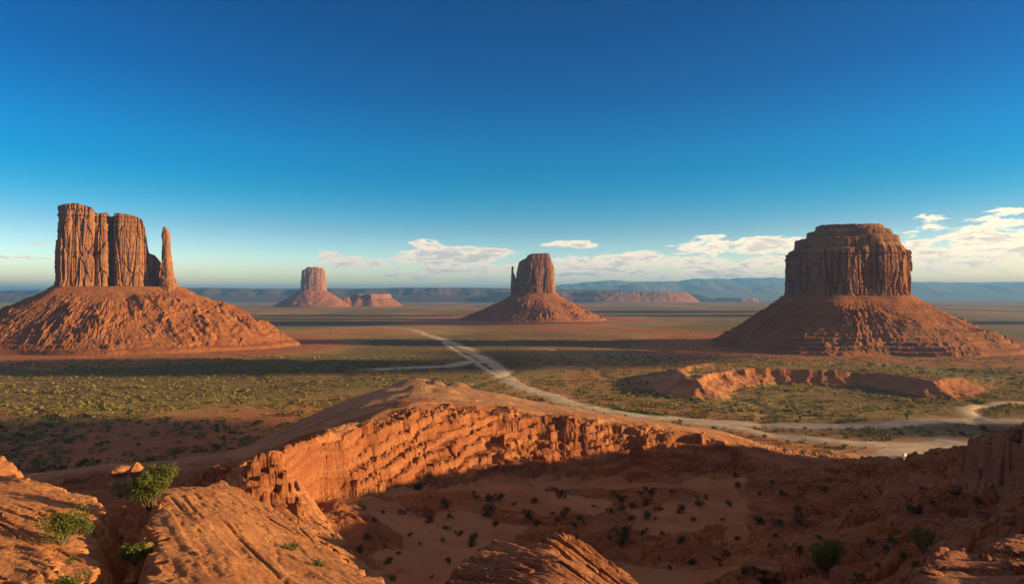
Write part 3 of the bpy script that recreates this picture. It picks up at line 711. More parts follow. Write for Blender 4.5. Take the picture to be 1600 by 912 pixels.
# middle butte
D3 = 3180.0; b3x, b3y = (836 - 800) / F * 3250, 3250.0
mb = empty('sandstone_butte', (b3x, b3y, 0), 'narrow flat topped butte with a short pinnacle at its left shoulder, in the middle distance', 'butte')
mf = lambda px: (px - 800) / F * 3215 - b3x
X3 = np.array([mf(p) for p in (800, 808, 811, 815, 822, 824, 828, 831, 857, 859, 862, 866, 872)])
Z3 = np.array([zf(p, D3) for p in (424, 420, 409, 406, 403, 399, 397, 396, 395, 399, 408, 413, 420)])
cap('cliff', mb, b3x, b3y, ell(96, 74, 16, .06, 3, 3.0), zf(460, D3), lambda x, y: np.interp(x, X3, Z3), [(0, 1.04), (.1, 1.0), (.5, .96), (.9, .93), (1, .90)], 800, 110, 9.0, 44.0, M_cliff, 5.0)
spire('pinnacle', mb, b3x, b3y, 0, -20, [(mf(797.5), mf(806), zf(461, D3)), (mf(798), mf(809), zf(445, D3)), (mf(798.5), mf(806), zf(434, D3)), (mf(799), mf(802), zf(424, D3)), (mf(799), mf(802.6), zf(418, D3)), (mf(800), mf(802), zf(415, D3))], M_cliff, 50, 60, 2.5, 18, 3.0)
talus(mb, b3x, b3y, ell(102, 80, 16, .04, 3, 2.8), [(x * (1.12 if x < 0 else 1.0), y) for x, y in ell(345, 280, 14, .05, 6, 2.0)], zf(458, D3), 900, 200, 13.0, M_talus, 31.0, pw=1.45)
# far left-of-centre butte
D4 = 6900.0; b4x, b4y = (489 - 800) / F * 7000, 7000.0
fb = empty('sandstone_butte', (b4x, b4y, 0), 'small distant butte on a dark cone, between the left and middle buttes', 'butte')
qf = lambda px: (px - 800) / F * 7000 - b4x
X4 = np.array([qf(p) for p in (468, 472, 474, 481, 483, 486, 500, 502, 506, 510)]); Z4 = np.array([zf(p, D4) for p in (426, 424, 422, 421, 418, 417, 417, 420, 421, 424)])
cap('cliff', fb, b4x, b4y, rotp(ell(122, 110, 14, .07, 8, 3.0), .3), zf(455, D4), lambda x, y: np.interp(x, X4, Z4), [(0, 1.05), (.5, .98), (1, .9)], 500, 70, 17.0, 70.0, M_cliff, 7.0)
talus(fb, b4x, b4y, rotp(ell(130, 120, 14, .05, 8, 2.8), .3), ell(400, 400, 14, .08, 12, 2.0), zf(453, D4), 600, 120, 16.0, M_talus, 41.0, pw=1.4)
# low distant mesas
def mesa(name, px, d, rx, ry, ztop, zc, label, seed, rot=0.0, N=500):
    x0, y0 = (px - 800) / F * d, d
    e = empty(name, (x0, y0, 0), label, 'mesa')
    o = rotp(ell(rx, ry, 20, .10, seed, 2.6), rot)
    cap('cliff', e, x0, y0, o, zc, lambda x, y: ztop + 0 * x + (ztop - zc) * 0.22 * fbm(x / (rx * .5), y / (rx * .5) + seed, o=3), [(0, 1.03), (1, .96)], N, 36, (ztop - zc) * .35, (ztop - zc) * 2.2, M_cliff, seed, rings=14)
    talus(e, x0, y0, [(x * 1.03, y * 1.03) for x, y in o], [(x + math.copysign(1, x) * zc * 1.7 * abs(x) / math.hypot(x, y), y + math.copysign(1, y) * zc * 1.7 * abs(y) / math.hypot(x, y)) for x, y in o], zc + 2, N, 60, zc * .16, M_talus, seed, pw=1.2)
    return e
mesa('low_mesa', 579, 7600, 210, 300, zf(459.5, 7600), zf(466, 7600), 'low sunlit red mesa beside the small distant butte', 14)
mesa('low_mesa', 541, 7300, 38, 40, zf(465, 7300), zf(468, 7300), 'tiny knob of red rock at the foot of the small distant butte', 15, N=200)
mesa('long_mesa', 930, 11800, 1700, 900, zf(456.0, 11800), zf(462.5, 11800), 'long low dark red mesa behind the middle butte, ending in a cliff', 17, N=900)
mesa('low_mesa', 1150, 12500, 320, 300, zf(465.5, 12500), zf(467.5, 12500), 'flat remnant of rock beyond the end of the long red mesa', 19, N=200)

# far plateaus and ranges (terrain)
def hills(name, d, prof, depth, mat, seed, rough=0.05, steep=0.35, nx=900, gg=.12):
    """prof: (column, row) of the skyline; a broad ridge of real depth"""
    pxs = np.linspace(prof[0][0], prof[-1][0], nx)
    zt = CH + (HZ - np.interp(pxs, [p[0] for p in prof], [p[1] for p in prof])) / F * d
    s = np.concatenate([np.linspace(0, steep, 26), np.linspace(steep, 1, 12)[1:]])
    X = ((pxs - 800) / F)[None, :] * (d + 0 * s[:, None]); Y = d - depth * 0.5 + depth * s[:, None] + 0 * X
    Y = Y + depth * 0.12 * fbm(X / (depth * .8) + seed, X * 0, o=3)
    ex = smooth(pxs, pxs[0], pxs[0] + 60) * smooth(pxs, pxs[-1], pxs[-1] - 60)
    S = s[:, None] + 0 * X
    up = (0.42 * smooth(S, 0, steep * .75) + 0.58 * smooth(S + .05 * fbm(X / (depth * .1), Y / (depth * .1), o=3), steep * .72, steep * .98)) * smooth(S, 1.0, .8)
    g = fbm(X / (depth * .12), Y / (depth * .3) + seed, o=5, ridge=True)
    Z = (zt * ex)[None, :] * up * (1 + rough * fbm(X / (depth * .35), Y / (depth * .35), o=5)) + zt.mean() * gg * g * smooth(S, 0, .1) * smooth(S, steep, steep * .4)
    return tag(mesh_grid(name, X, Y, Z - 6, mat), kind='structure')
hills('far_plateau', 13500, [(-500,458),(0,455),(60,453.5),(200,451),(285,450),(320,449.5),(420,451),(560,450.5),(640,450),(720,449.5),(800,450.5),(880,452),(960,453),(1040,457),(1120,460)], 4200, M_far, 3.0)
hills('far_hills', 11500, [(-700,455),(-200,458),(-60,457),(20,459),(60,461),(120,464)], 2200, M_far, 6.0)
hills('mountain_range', 18000, [(760,456),(860,449),(930,447),(985,443),(1010,440),(1040,440),(1065,443),(1110,442),(1140,441),(1200,444),(1250,443),(1330,446),(1400,448),(1450,447),(1490,442),(1510,440),(1540,443),(1600,443),(1700,441),(2000,447),(2400,452)], 6500, M_hazed_range, 9.0, .02, steep=.85, gg=.02)
hills('mountain_range', 25000, [(820,452),(880,442),(930,438),(970,434.5),(1000,437),(1080,436),(1110,432),(1180,431),(1240,429.5),(1300,431),(1400,434),(1450,436),(1520,438),(1600,438),(1750,436),(2100,438),(2500,446)], 7000, M_hazed_range, 12.0, .015, steep=.85, gg=.015)

# unseen clouds added between the low sun and the valley to darken the plain
mc = bpy.data.materials.new('shade_cloud_white'); mc.use_nodes = True; CT = NT(mc.node_tree)
finish(CT, (0.9, 0.9, 0.9, 1), 1.0)
def shade_cloud(gx, gy, lx, ly, seed, alt=1000.0):
    k = alt / math.tan(R(SUN_EL)); cx = gx + k * math.sin(R(SUN_AZ)); cy = gy + k * math.cos(R(SUN_AZ))
    N, M = 120, 50; th = np.linspace(0, 2 * math.pi, N, endpoint=False)[None]; ph = np.linspace(-math.pi / 2, math.pi / 2, M)[:, None]
    X = np.cos(ph) * np.cos(th); Y = np.cos(ph) * np.sin(th); Z = np.sin(ph) + 0 * th
    q = 1 + .95 * fbm(X * 1.9 + seed, Y * 1.7, Z * 1.7, o=5)
    th_ = 26.0
    o = mesh_grid('shade_cloud', X * q * max(lx - th_ / .185, lx * .5) / 2, Y * q * ly / 2, Z * q * th_ * np.where(Z > 0, 1.0, .3), mc, wrap_u=True)
    o.location = (cx, cy, alt); tag(o, kind='structure')
for c in [(-380, 545, 620, 190, 1.0), (-520, 1110, 1150, 250, 2.0), (160, 1290, 640, 330, 3.0), (-650, 2850, 1700, 420, 4.0), (430, 590, 330, 90, 5.0),
          (1500, 4800, 3200, 600, 6.0), (1500, 3900, 2200, 330, 7.0), (6500, 6500, 3000, 900, 8.0), (1900, 2900, 1500, 350, 10.0), (-900, 3900, 1300, 260, 11.0)]:
    shade_cloud(*c)

# ------------------------------------------------------------------ haze
hm = bpy.data.materials.new('haze_air'); hm.use_nodes = True; H = NT(hm.node_tree)
pv = H.n('ShaderNodeVolumePrincipled', {'Color': (0.17, 0.46, 0.98, 1), 'Density': 4.6e-5, 'Anisotropy': 0.15})
H.n('ShaderNodeOutputMaterial', {1: pv.outputs[0]})
import bmesh
bm = bmesh.new(); bmesh.ops.create_cube(bm, size=1.0)
me = bpy.data.meshes.new('haze'); bm.to_mesh(me); bm.free(); me.materials.append(hm)
hz = bpy.data.objects.new('haze', me); COL.objects.link(hz)
zlo, zhi = float(GZ.min()) - 60.0, 900.0
hz.scale = (186000, 186000, zhi - zlo); hz.location = (0, 0, (zhi + zlo) / 2); tag(hz, kind='stuff')

# ------------------------------------------------------------------ foreground rock slabs
def outcrop(name, label, cat, poly, ctrl, res, mat, lin=(1, 0), step=0.0, steph=0.0, amp=0.25, lam=3.0, drop=3.5, edge=0.6, depth=9.0, group=None, round_=0.0, blocks=0.0, margin=3.0, fr=1.3):
    P = np.array([P2(*p) for p in poly]); tp = TPS(ctrl, 5e-3)
    x0, y0 = P.min(0) - margin; x1, y1 = P.max(0) + margin
    X, Y = np.meshgrid(np.arange(x0, x1, res, dtype=np.float32), np.arange(y0, y1, res, dtype=np.float32))
    wx = X + edge * fbm(X / 2.6, Y / 2.6, o=4); wy = Y + edge * fbm(X / 2.6 + 31, Y / 2.6, o=4)
    s = poly_sd(wx, wy, [tuple(p) for p in P])
    ca, ea = worley(X / (edge * 2.4) + 3, Y / (edge * 2.4)); s = s + edge * (.9 * (ca - .5) - .5 * smooth(ea, .10, 0))
    Z = tp(X, Y)
    lx, ly = np.array(lin) / np.hypot(*lin)
    al = X * lx + Y * ly; ac = -X * ly + Y * lx
    Z = Z + amp * fbm(al / (lam * 3.2), ac / lam, o=6, g=.55) + amp * .5 * fbm(X / lam / 1.3, Y / lam / 1.3, o=5, ridge=True)
    if step > 0:
        q = ac / step + 0.35 * fbm(al / (step * 9), ac / (step * 2.5), o=3); f = q - np.floor(q)
        on = smooth(fbm(al / (step * 9) + 5, ac / (step * 4), o=3), -0.15, 0.2)
        Z = Z + steph * (f - 0.5) * on
        ck = 1 - np.abs(perlin(al / (step * 15), ac / (step * 0.9), None)) * 2
        Z = Z - steph * 1.3 * smooth(ck, 0.86, 1.0) * on
    if fr > 0:
        jx = .3 * fbm(X / 1.5, Y / 1.5, o=2)
        c1, e1 = worley((al + jx) / (fr * 9.0), (ac + jx) / (fr * .95), Z / (fr * 2.5)); c2, e2 = worley(al / (fr * 2.6) + 5, ac / (fr * .33), Z / (fr * .5))
        pt = smooth(fbm(X / (fr * 3.5) + 3, Y / (fr * 3.5), o=3), -.15, .3)
        Z = Z + .6 * fr * (.13 * (c1 - .5) - .16 * smooth(e1, .05, 0)) + fr * pt * (.13 * (c2 - .5) - .05 * smooth(e2, .15, 0))
    if blocks > 0:
        Z = Z * .45 + terrace(Z, blocks, .6, fbm(X / 3, Y / 3, o=3) * blocks) * .55
    if round_ > 0:
        k = np.clip(1 - s / round_, 0, 1); Z = Z - round_ * 0.5 * k ** 2.2
    out = np.clip(-s, 0, None)
    Z = Z - np.minimum(out * drop, depth) - np.where(out > 0, 0.25 * np.abs(fbm(X / .9, Y / .9, o=3)), 0)
    Z = np.where(out > 0, Z * .6 + terrace(Z, .8, .5, fbm(X / 2, Y / 2, o=2)) * .4, Z)
    far = s < -(depth / drop + 0.6)
    keep = ~(far[:-1, :-1] & far[1:, 1:] & far[:-1, 1:] & far[1:, :-1])
    o = mesh_grid(name, X, Y, Z, mat, keep=keep)
    # origin at the base of the rock, unused vertices removed
    bmm = bmesh.new(); bmm.from_mesh(o.data); bmesh.ops.delete(bmm, geom=[v for v in bmm.verts if not v.link_faces], context='VERTS')
    c = Vector((float(P[:, 0].mean()), float(P[:, 1].mean()), float(np.nanmin(Z))))
    bmesh.ops.translate(bmm, verts=bmm.verts, vec=-c); bmm.to_mesh(o.data); bmm.free(); o.location = c
    return tag(o, label, cat, group)
# fin: long tilted slab left of centre
outcrop('rock_slab', 'long tilted orange sandstone slab with a grooved left crest, running down beside the dark gully', 'rock',
  [(249,82),(300,86),(346,100),(394,91),(434,81),(496,67),(560,56),(615,48),(700,38),(640,28),(420,26),(200,28),(233,37),(238,48),(242,62)],
  [(250,763,80),(248,800,62),(240,850,48),(238,912,38),(258,765,81),(285,768,83),(285,800,64.5),(280,860,48),(280,912,40),(314,752,82),(320,800,60),(335,860,45),(352,912,36),
   (346,750,99),(394,777,89),(434,807,79),(496,850,65),(560,891,54),(600,916,48),(400,850,58),(450,900,47),(380,800,70),(420,912,42),(400,1000,31),(600,1000,36),(300,1000,30),(700,1040,34)],
  .16, M_fin, lin=(20, -30), step=2.6, steph=0.42, amp=.22, lam=3.4, drop=2.6, edge=1.2, depth=14, margin=6)
# second slope beyond it
outcrop('rock_slab', 'rough broken edge of orange rock just beyond the long tilted slab', 'rock',
  [(362,120),(400,128),(440,138),(475,132),(500,118),(530,104),(552,92),(575,80),(560,70),(500,82),(440,95),(400,104),(366,112)],
  [(366,738,114),(400,724,126),(440,742,132),(470,775,125),(500,812,112),(540,850,98),(570,880,84),(400,752,116),(440,790,108),(490,835,92),(550,880,72),(380,760,112)],
  .26, M_fin, lin=(20, -30), step=3.0, steph=.6, amp=.45, lam=4.5, drop=1.5, edge=1.4, depth=12, blocks=.8, margin=8)
# left slab
outcrop('rock_slab', 'wide sunlit orange sandstone shelf in the bottom left corner, ending in a ragged point', 'rock',
  [(-300,80),(-60,86),(30,84),(65,80),(125,77),(150,75),(161,71),(163,65),(152,60),(158,54),(135,49),(150,44),(110,38),(120,30),(-300,26)],
  [(0,800,58),(40,782,67),(80,800,63),(65,753,79),(125,779,75),(158,789,71),(160,812,65),(150,855,54),(0,850,46.5),(80,858,47.5),(110,888,42),(0,905,38),(60,828,53),(140,880,47),(-150,770,62),(-300,740,70),(60,960,33),(-200,900,36),(30,748,82),(-60,745,84)],
  .17, M_fin, lin=(14, -9), step=2.2, steph=0.55, amp=.35, lam=2.6, drop=2.4, edge=1.2, depth=12, margin=5)
outcrop('crag', 'steep orange rock rising at the left edge above the wide shelf', 'rock',
  [(-300,104),(-120,100),(-10,96),(22,93),(34,88),(0,84),(-300,84)],
  [(-10,712,94),(10,722,93),(28,738,91),(0,735,88),(-60,690,95),(-150,670,95),(-300,670,96),(-60,715,88)],
  .2, M_fin, lin=(4, -9), step=1.6, steph=0.6, amp=.4, lam=2.6, drop=2.2, edge=1.2, depth=16, margin=6)
outcrop('rock_hump', 'rounded orange hump of rock below the green bush in the bottom left corner', 'rock',
  [(-120,44),(10,46),(52,48),(80,46),(100,43),(92,39),(40,36),(-120,34)],
  [(0,868,44),(25,858,45.5),(48,852,46.5),(60,868,43.5),(85,872,43),(95,890,40),(40,905,37.5),(-60,880,42)],
  .12, M_fin, lin=(14, -9), step=1.5, steph=.3, amp=.25, lam=2.0, drop=1.6, edge=.6, depth=4, margin=3, round_=0.8)
# centre boulder
outcrop('boulder', 'pale cracked boulder with sunlit streaks at the bottom centre edge, nearest to the viewer', 'boulder',
  [(722,21),(750,22),(785,22.5),(805,22),(825,22),(862,23),(882,24),(905,24),(945,23.6),(985,23),(1090,19),(1000,11),(800,10.5),(640,13),(690,17)],
  [(722,882,20.5),(750,869,21.3),(785,854,22),(803,859,21.6),(825,859,21.6),(866,838,22.5),(882,839,23.4),(905,851,23.4),(940,881,22.8),(978,912,22.3),(820,900,18.0),(850,880,19.0),(760,910,18.2),(730,912,18.4),
   (880,900,17.6),(930,912,19.6),(820,960,15),(700,980,15.5),(960,1000,16.5)],
  .04, M_near, fr=.5, lin=(1.9, -1.75), step=.62, steph=.32, amp=.16, lam=1.1, drop=3.0, edge=.35, depth=10, margin=3)
# right hand rocks
outcrop('boulder', 'large pale rounded boulder lying in shade low on the right side of the canyon', 'boulder',
  [(1462,60),(1470,66),(1500,69),(1530,68),(1560,64),(1558,57),(1520,52),(1480,52),(1458,54)],
  [(1468,825,64),(1490,815,66),(1530,820,65),(1552,836,61),(1460,850,57),(1500,850,58),(1550,862,55),(1470,880,53.5),(1520,885,53)],
  .11, M_near, lin=(10, -3), step=1.4, steph=.22, amp=.4, lam=2.5, drop=2.6, edge=.8, depth=6, margin=3, round_=1.8)
outcrop('rock_ledge', 'stack of thin dark red rock ledges in the bottom right corner', 'rock',
  [(1432,41),(1470,46),(1530,46),(1570,50),(1640,52),(1760,40),(1700,24),(1400,26),(1420,36)],
  [(1435,900,40),(1470,868,44.5),(1500,866,45),(1560,850,48),(1600,838,50),(1460,905,38.5),(1540,895,41),(1600,880,42.5),(1600,930,36),(1700,880,38),(1500,960,32),(1600,1000,30)],
  .11, M_near, lin=(10, -3), step=1.6, steph=.4, amp=.35, lam=2.0, drop=3.2, edge=.8, depth=8, blocks=.9, margin=3)
outcrop('rock_cliff', 'high red block of layered cliff rising at the right edge of the picture', 'rock',
  [(1524,118),(1530,128),(1560,132),(1640,130),(1760,120),(1760,84),(1640,80),(1600,84),(1562,92),(1536,104)],
  [(1528,684,118),(1545,682,124),(1575,682,122),(1590,668,118),(1620,664,112),(1570,684,108),(1700,655,100),(1600,668,92),(1700,650,90),(1545,684,108)],
  .2, M_near, lin=(10, -8), step=2.6, steph=.6, amp=.5, lam=4.0, drop=3.4, edge=1.6, depth=20, blocks=1.6, margin=7)
outcrop('rock_cliff', 'rounded red rock bulge under the high cliff block at the right edge', 'rock',
  [(1545,92),(1580,96),(1640,92),(1700,80),(1640,66),(1590,70),(1560,80)],
  [(1555,745,90),(1580,735,92),(1620,725,88),(1590,770,80),(1640,750,80),(1600,800,72),(1560,780,84)],
  .17, M_near, lin=(10, -8), step=2.0, steph=.5, amp=.4, lam=3.0, drop=2.6, edge=1.2, depth=12, blocks=1.3, margin=6, round_=1.5)
outcrop('rock_ledge', 'broad flat ledge with a pale rim, below the distant white van', 'rock',
  [(1412,176),(1425,186),(1480,190),(1530,182),(1520,162),(1470,156),(1425,164)],
  [(1418,742,176),(1430,738,184),(1480,736,188),(1520,732,180),(1470,750,166),(1430,752,166),(1510,746,166)],
  .3, M_near, lin=(10, -1), step=2.6, steph=.4, amp=.5, lam=5, drop=2.2, edge=2.0, depth=9, blocks=1.5, margin=6, round_=2.0)
outcrop('rock_ledge', 'dark hummocky rock ledge on the canyon rim left of the distant white van', 'rock',
  [(1335,226),(1345,236),(1380,238),(1408,230),(1400,214),(1360,208),(1338,214)],
  [(1342,722,228),(1360,714,234),(1385,716,234),(1402,724,226),(1350,735,216),(1390,738,214)],
  .3, M_near, lin=(10, -1), step=2.6, steph=.5, amp=.8, lam=5, drop=2.0, edge=2.2, depth=9, blocks=1.4, margin=6, round_=2.0)
outcrop('rock_ledge', 'dark jagged rock ledge on the canyon rim right of the distant white van', 'rock',
  [(1424,196),(1440,214),(1480,218),(1530,210),(1535,190),(1480,182),(1440,184)],
  [(1430,724,200),(1442,713,210),(1480,702,214),(1500,697,214),(1525,700,206),(1450,732,190),(1500,724,190)],
  .3, M_near, lin=(10, -1), step=2.6, steph=.5, amp=.7, lam=5, drop=2.2, edge=2.2, depth=10, blocks=1.5, margin=6, round_=1.0)
# loose and half-buried boulders
def boulder_mesh(seed, fl=.7):
    N, M = 56, 34; th = np.linspace(0, 2 * math.pi, N, endpoint=False)[None]; ph = np.linspace(-math.pi / 2, math.pi / 2, M)[:, None]
    X = np.cos(ph) * np.cos(th); Y = np.cos(ph) * np.sin(th); Z = np.sin(ph) + 0 * th
    m_ = np.maximum(np.maximum(np.abs(X), np.abs(Y)), np.abs(Z)); k = (1 / m_) ** .55
    c, e = worley(X * 1.3 + seed, Y * 1.3, Z * 2.2); c2, _ = worley(X * 4 + seed, Y * 4, Z * 7)
    q = k * (.78 + .35 * (c - .5) - .10 * smooth(e, .12, 0) + .10 * (c2 - .5) + .16 * fbm(X * 1.6 + seed, Y * 1.6, Z * 1.6, o=4))
    o = mesh_grid('boulder_mesh', X * q, Y * q * .85, Z * q * fl, M_near, wrap_u=True); me = o.data; bpy.data.objects.remove(o); return me
BM = [boulder_mesh(k * 3.1, fl) for k, fl in enumerate((.7, .55, .8, .45, .65))]
# hoodoos on the shelf beyond the gully
def hoodoo(px, py, d, h, w_, label, seed):
    g = hit(px, py, 60, 400)
    x, y, z = g
    e = tag(bpy.data.objects.new('tmp', None), label, 'rock')
    N, M = 60, 60
    zz = np.linspace(-1.0, h, M)[:, None]; th = np.linspace(0, 2 * math.pi, N, endpoint=False)[None]
    rp = w_ * (0.55 + 0.25 * np.sin(zz / h * 9 + seed) + 0.35 * (1 - zz / h)) * smooth(zz, h * 1.02, h * .9)
    rp = rp * (1 + .35 * fbm(np.cos(th) * 1.3 + seed, np.sin(th) * 1.3, zz * .8, o=4))
    mo = mesh_grid('hoodoo', rp * np.cos(th), rp * np.sin(th), zz + 0 * th, M_fin, wrap_u=True)
    mo.location = (x, y, z); tag(mo, label, 'rock', )
hoodoo(190, 757, 150, 5.0, 3.0, 'leftmost and widest of three small orange rock pillars behind the big green bush', 1.0)
hoodoo(214, 757, 150, 5.6, 1.9, 'middle one of three small orange rock pillars behind the big green bush', 2.2)
hoodoo(233, 752, 150, 5.2, 1.7, 'rightmost of three small orange rock pillars behind the big green bush', 4.1)

# ------------------------------------------------------------------ shrubs
def leaf_cloud(n, rad, hgt, leaf, seed, nb=7):
    """leaf-sized triangles scattered through lumpy volumes"""
    r = np.random.RandomState(seed)
    cen = np.stack([r.uniform(-.62, .62, nb) * rad, r.uniform(-.62, .62, nb) * rad, r.uniform(.3, .8, nb) * hgt], 1)
    cr = r.uniform(.28, .5, nb) * min(rad, hgt)
    k = r.randint(0, nb, n); d = r.normal(size=(n, 3)); d /= np.linalg.norm(d, axis=1)[:, None]
    p = cen[k] + d * (cr[k] * r.uniform(.45, 1.0, n) ** .6)[:, None]; p[:, 2] = np.abs(p[:, 2]) + .02
    a = r.normal(size=(n, 3)); a /= np.linalg.norm(a, axis=1)[:, None]; b = np.cross(a, r.normal(size=(n, 3))); b /= np.linalg.norm(b, axis=1)[:, None]
    s = leaf * r.uniform(.6, 1.4, n)[:, None]
    V = np.stack([p + a * s, p - a * s * .5 + b * s * .6, p - a * s * .5 - b * s * .6], 1).reshape(-1, 3)
    return V, np.arange(n * 3).reshape(-1, 3), cen
def twig_mesh(cen, seed, rad0):
    V, Fc = [], []
    for i, c in enumerate(cen):
        mid = c * .5 + np.array([.1 * c[0], .1 * c[1], -.1 * c[2]]); pts = [np.zeros(3), mid, c]; base = len(V)
        for j, p in enumerate(pts):
            rr = rad0 * (1 - .4 * j)
            for q in range(5):
                a = q * 2 * math.pi / 5; V.append(p + np.array([math.cos(a) * rr, math.sin(a) * rr, 0 if j else -.15]))
        for j in range(2):
            for q in range(5):
                a0 = base + j * 5 + q; a1 = base + j * 5 + (q + 1) % 5; Fc.append((a0, a1, a1 + 5)); Fc.append((a0, a1 + 5, a0 + 5))
    return np.array(V), np.array(Fc)
def big_shrub(px, py, wpx, hpx, label, seed, dmin=18, n=5200, cat='bush', name='desert_bush', z0=None, ob=None):
    best = None
    dpy = py
    g = surf(px, dpy); rad = .62 * wpx / F * g[1]; hgt = 1.15 * hpx / F * g[1]; n = int(n * .6)
    e = empty(name, g, label, cat)
    V, Fc, cen = leaf_cloud(n, rad, hgt, .075 * rad ** .5, seed, 16)
    mesh_tris('foliage', V, Fc, M_leaf, e)
    V, Fc = twig_mesh(cen, seed, .035 * rad)
    mesh_tris('branches', V, Fc, M_wood, e)
bpy.context.view_layer.update()
dg = bpy.context.evaluated_depsgraph_get()
def surf(px, py):
    hz.hide_viewport = True
    dg = bpy.context.evaluated_depsgraph_get()
    d = Vector(((px - 800) / F, 1, -(py - HZ) / F)).normalized()
    ok, loc, *_ = sc.ray_cast(dg, Vector((0, 0, CH)) + d * 2, d)
    return tuple(loc)
big_shrub(236, 796, 58, 62, 'largest bright green bush, standing at the head of the dark gully', 3, n=9000)
big_shrub(192, 775, 34, 22, 'low yellowish green bush at the left of the largest bush', 4, n=2400)
big_shrub(260, 758, 34, 30, 'yellow green crown of a bush standing just behind the largest bush', 5, n=3200)
big_shrub(100, 850, 58, 46, 'round green bush growing on the sunlit shelf at the left', 6, n=5200)
big_shrub(213, 880, 42, 30, 'small dark green bush in the shade at the bottom of the gully', 7, n=3600)
big_shrub(110, 922, 44, 22, 'low green bush cut off by the bottom edge at the left', 8, n=1800)
big_shrub(111, 880, 16, 8, 'tiny green tuft on the sunlit rock hump', 9, n=300)
big_shrub(1292, 886, 52, 34, 'broad brownish green bush with fine twigs at the bottom right of the canyon floor', 10, n=7000)
big_shrub(1444, 862, 34, 32, 'dark bush against the left side of the large pale boulder', 12, n=3500)
big_shrub(972, 848, 24, 26, 'dark upright bush just right of the streaked boulder', 13, n=3000)
big_shrub(455, 858, 30, 8, 'thin strip of low green plants growing in a crack of the long tilted slab', 14, n=900)
big_shrub(500, 882, 26, 8, 'low grey green tuft near the right edge of the long tilted slab', 15, n=800)

BL = [(1462,708,40,'broad red boulder on the rim well right of the white van'),(1345,722,34,'flat red boulder on the rim left of the white van'),(1300,735,30,'small red boulder at the left end of the rim rocks'),
 (1455,755,60,'long flat boulder on the shaded slope below the right hand rim ledge'),(1500,760,36,'dark boulder close under the high cliff block'),(1370,760,34,'dark red boulder in the middle of the shaded right slope'),
 (1560,672,44,'rounded cap boulder sitting on the top of the high cliff block'),(1592,676,40,'outermost cap boulder on the high cliff block at the picture edge'),(1540,800,44,'angular boulder at the foot of the high cliff block'),
 (1585,808,46,'wedge shaped boulder at the right edge below the cliff'),(1575,862,52,'tilted dark slab right of the large pale boulder'),(1450,892,46,'low boulder at the bottom edge right of the broad brownish bush'),
 (1595,890,56,'big dark boulder in the very corner at the bottom right'),(1200,885,70,'smooth reddish hump of rock near the bottom edge left of the broad bush'),(1130,868,40,'low reddish rock on the canyon floor'),
 (1340,905,50,'flat reddish rock at the bottom edge right of the broad bush'),(150,746,60,'flat shaded rock on the shelf beyond the left slab'),(120,752,40,'small shaded rock at the left end of the shelf'),
 (208,905,26,'small shaded stone in the gully near the bottom edge'),(186,836,18,'small stone lying in the dark gully')]
for n_, (px, py, wp, lab) in enumerate(BL):
    x, y, z = surf(px, py); r_ = wp / F * y * .5
    o = bpy.data.objects.new('boulder', BM[n_ % 5]); COL.objects.link(o); o.location = (x, y, z - r_ * .12); o.scale = (r_, r_ * .9, r_ * .75); o.rotation_euler = (.1 * (n_ % 3 - 1), .12 * (n_ % 4 - 1.5), n_ * 1.3)
    tag(o, lab, 'boulder')
# shared small shrub meshes
tmpl = []
for i in range(6):
    V, Fc, _ = leaf_cloud(230, 1.0, 1.0, .13, 40 + i, 6); tmpl.append((V, Fc))
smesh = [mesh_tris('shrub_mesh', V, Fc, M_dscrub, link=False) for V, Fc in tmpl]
lmesh = [mesh_tris('shrub_mesh', V, Fc, M_scrub, link=False) for V, Fc in tmpl]
rr = random.Random(5)
def shrub(x, y, z, s, h, meshes, label, group):
    o = bpy.data.objects.new('shrub', meshes[rr.randrange(6)]); COL.objects.link(o)
    o.location = (x, y, z - .05); o.scale = (s, s * rr.uniform(.8, 1.2), h); o.rotation_euler = (0, 0, rr.uniform(0, 6.28))
    return tag(o, label, 'shrub', group)
CAN = [(876,776),(833,700+83),(960,770),(745,770),(740,776),(760,800),(765,806),(775,822),(770,815),(868,805),(880,806),(888,800),(872,812),(905,813),(770,782),(785,780),(800,790),(820,810),(840,820),(862,850),
       (1000,772),(1012,772),(1012,785),(968,783),(983,790),(992,795),(968,797),(985,812),(1010,812),(1025,812),(1028,800),(1060,800),(1045,770),(1105,780),(1090,790),(1150,745),(1205,755),(1250,760),(1190,818),(1220,822),(1150,840),
       (1185,815),(1215,840),(1245,860),(1200,850),(1280,840),(1310,850),(1250,795),(1220,775),(1330,800),(1352,780),(1360,850),(1384,862),(1400,850),(1395,820),(1410,870),(1428,880),(1372,880),(1345,900),(1190,900),(1155,905),(1165,895),
       (955,740+60),(925,790),(900,822),(1035,830),(1080,812),(1130,812),(1140,790),(1000,835),(968,852),(950,838),(955,825),(980,830),(1155,760),(1185,770),(600,800),(570,745+50),(560,790),(650,760),(655,765),(540,880),(530,870),(700,828),
       (520,840),(545,905),(575,842),(610,880),(622,862),(640,835),(655,850),(668,815),(690,845),(705,812),(690,790),(720,835),(735,852),(745,842),(585,815),(630,800),(560,862),(700,880),(675,900),(612,905),
       (1340,770),(1290,770),(1250,745+70),(1440,800),(1460,790),(1420,800),(1500,770),(1530,790),(1060,850),(1082,880),(1050,890),(1030,870),(1125,880),(1135,870)]
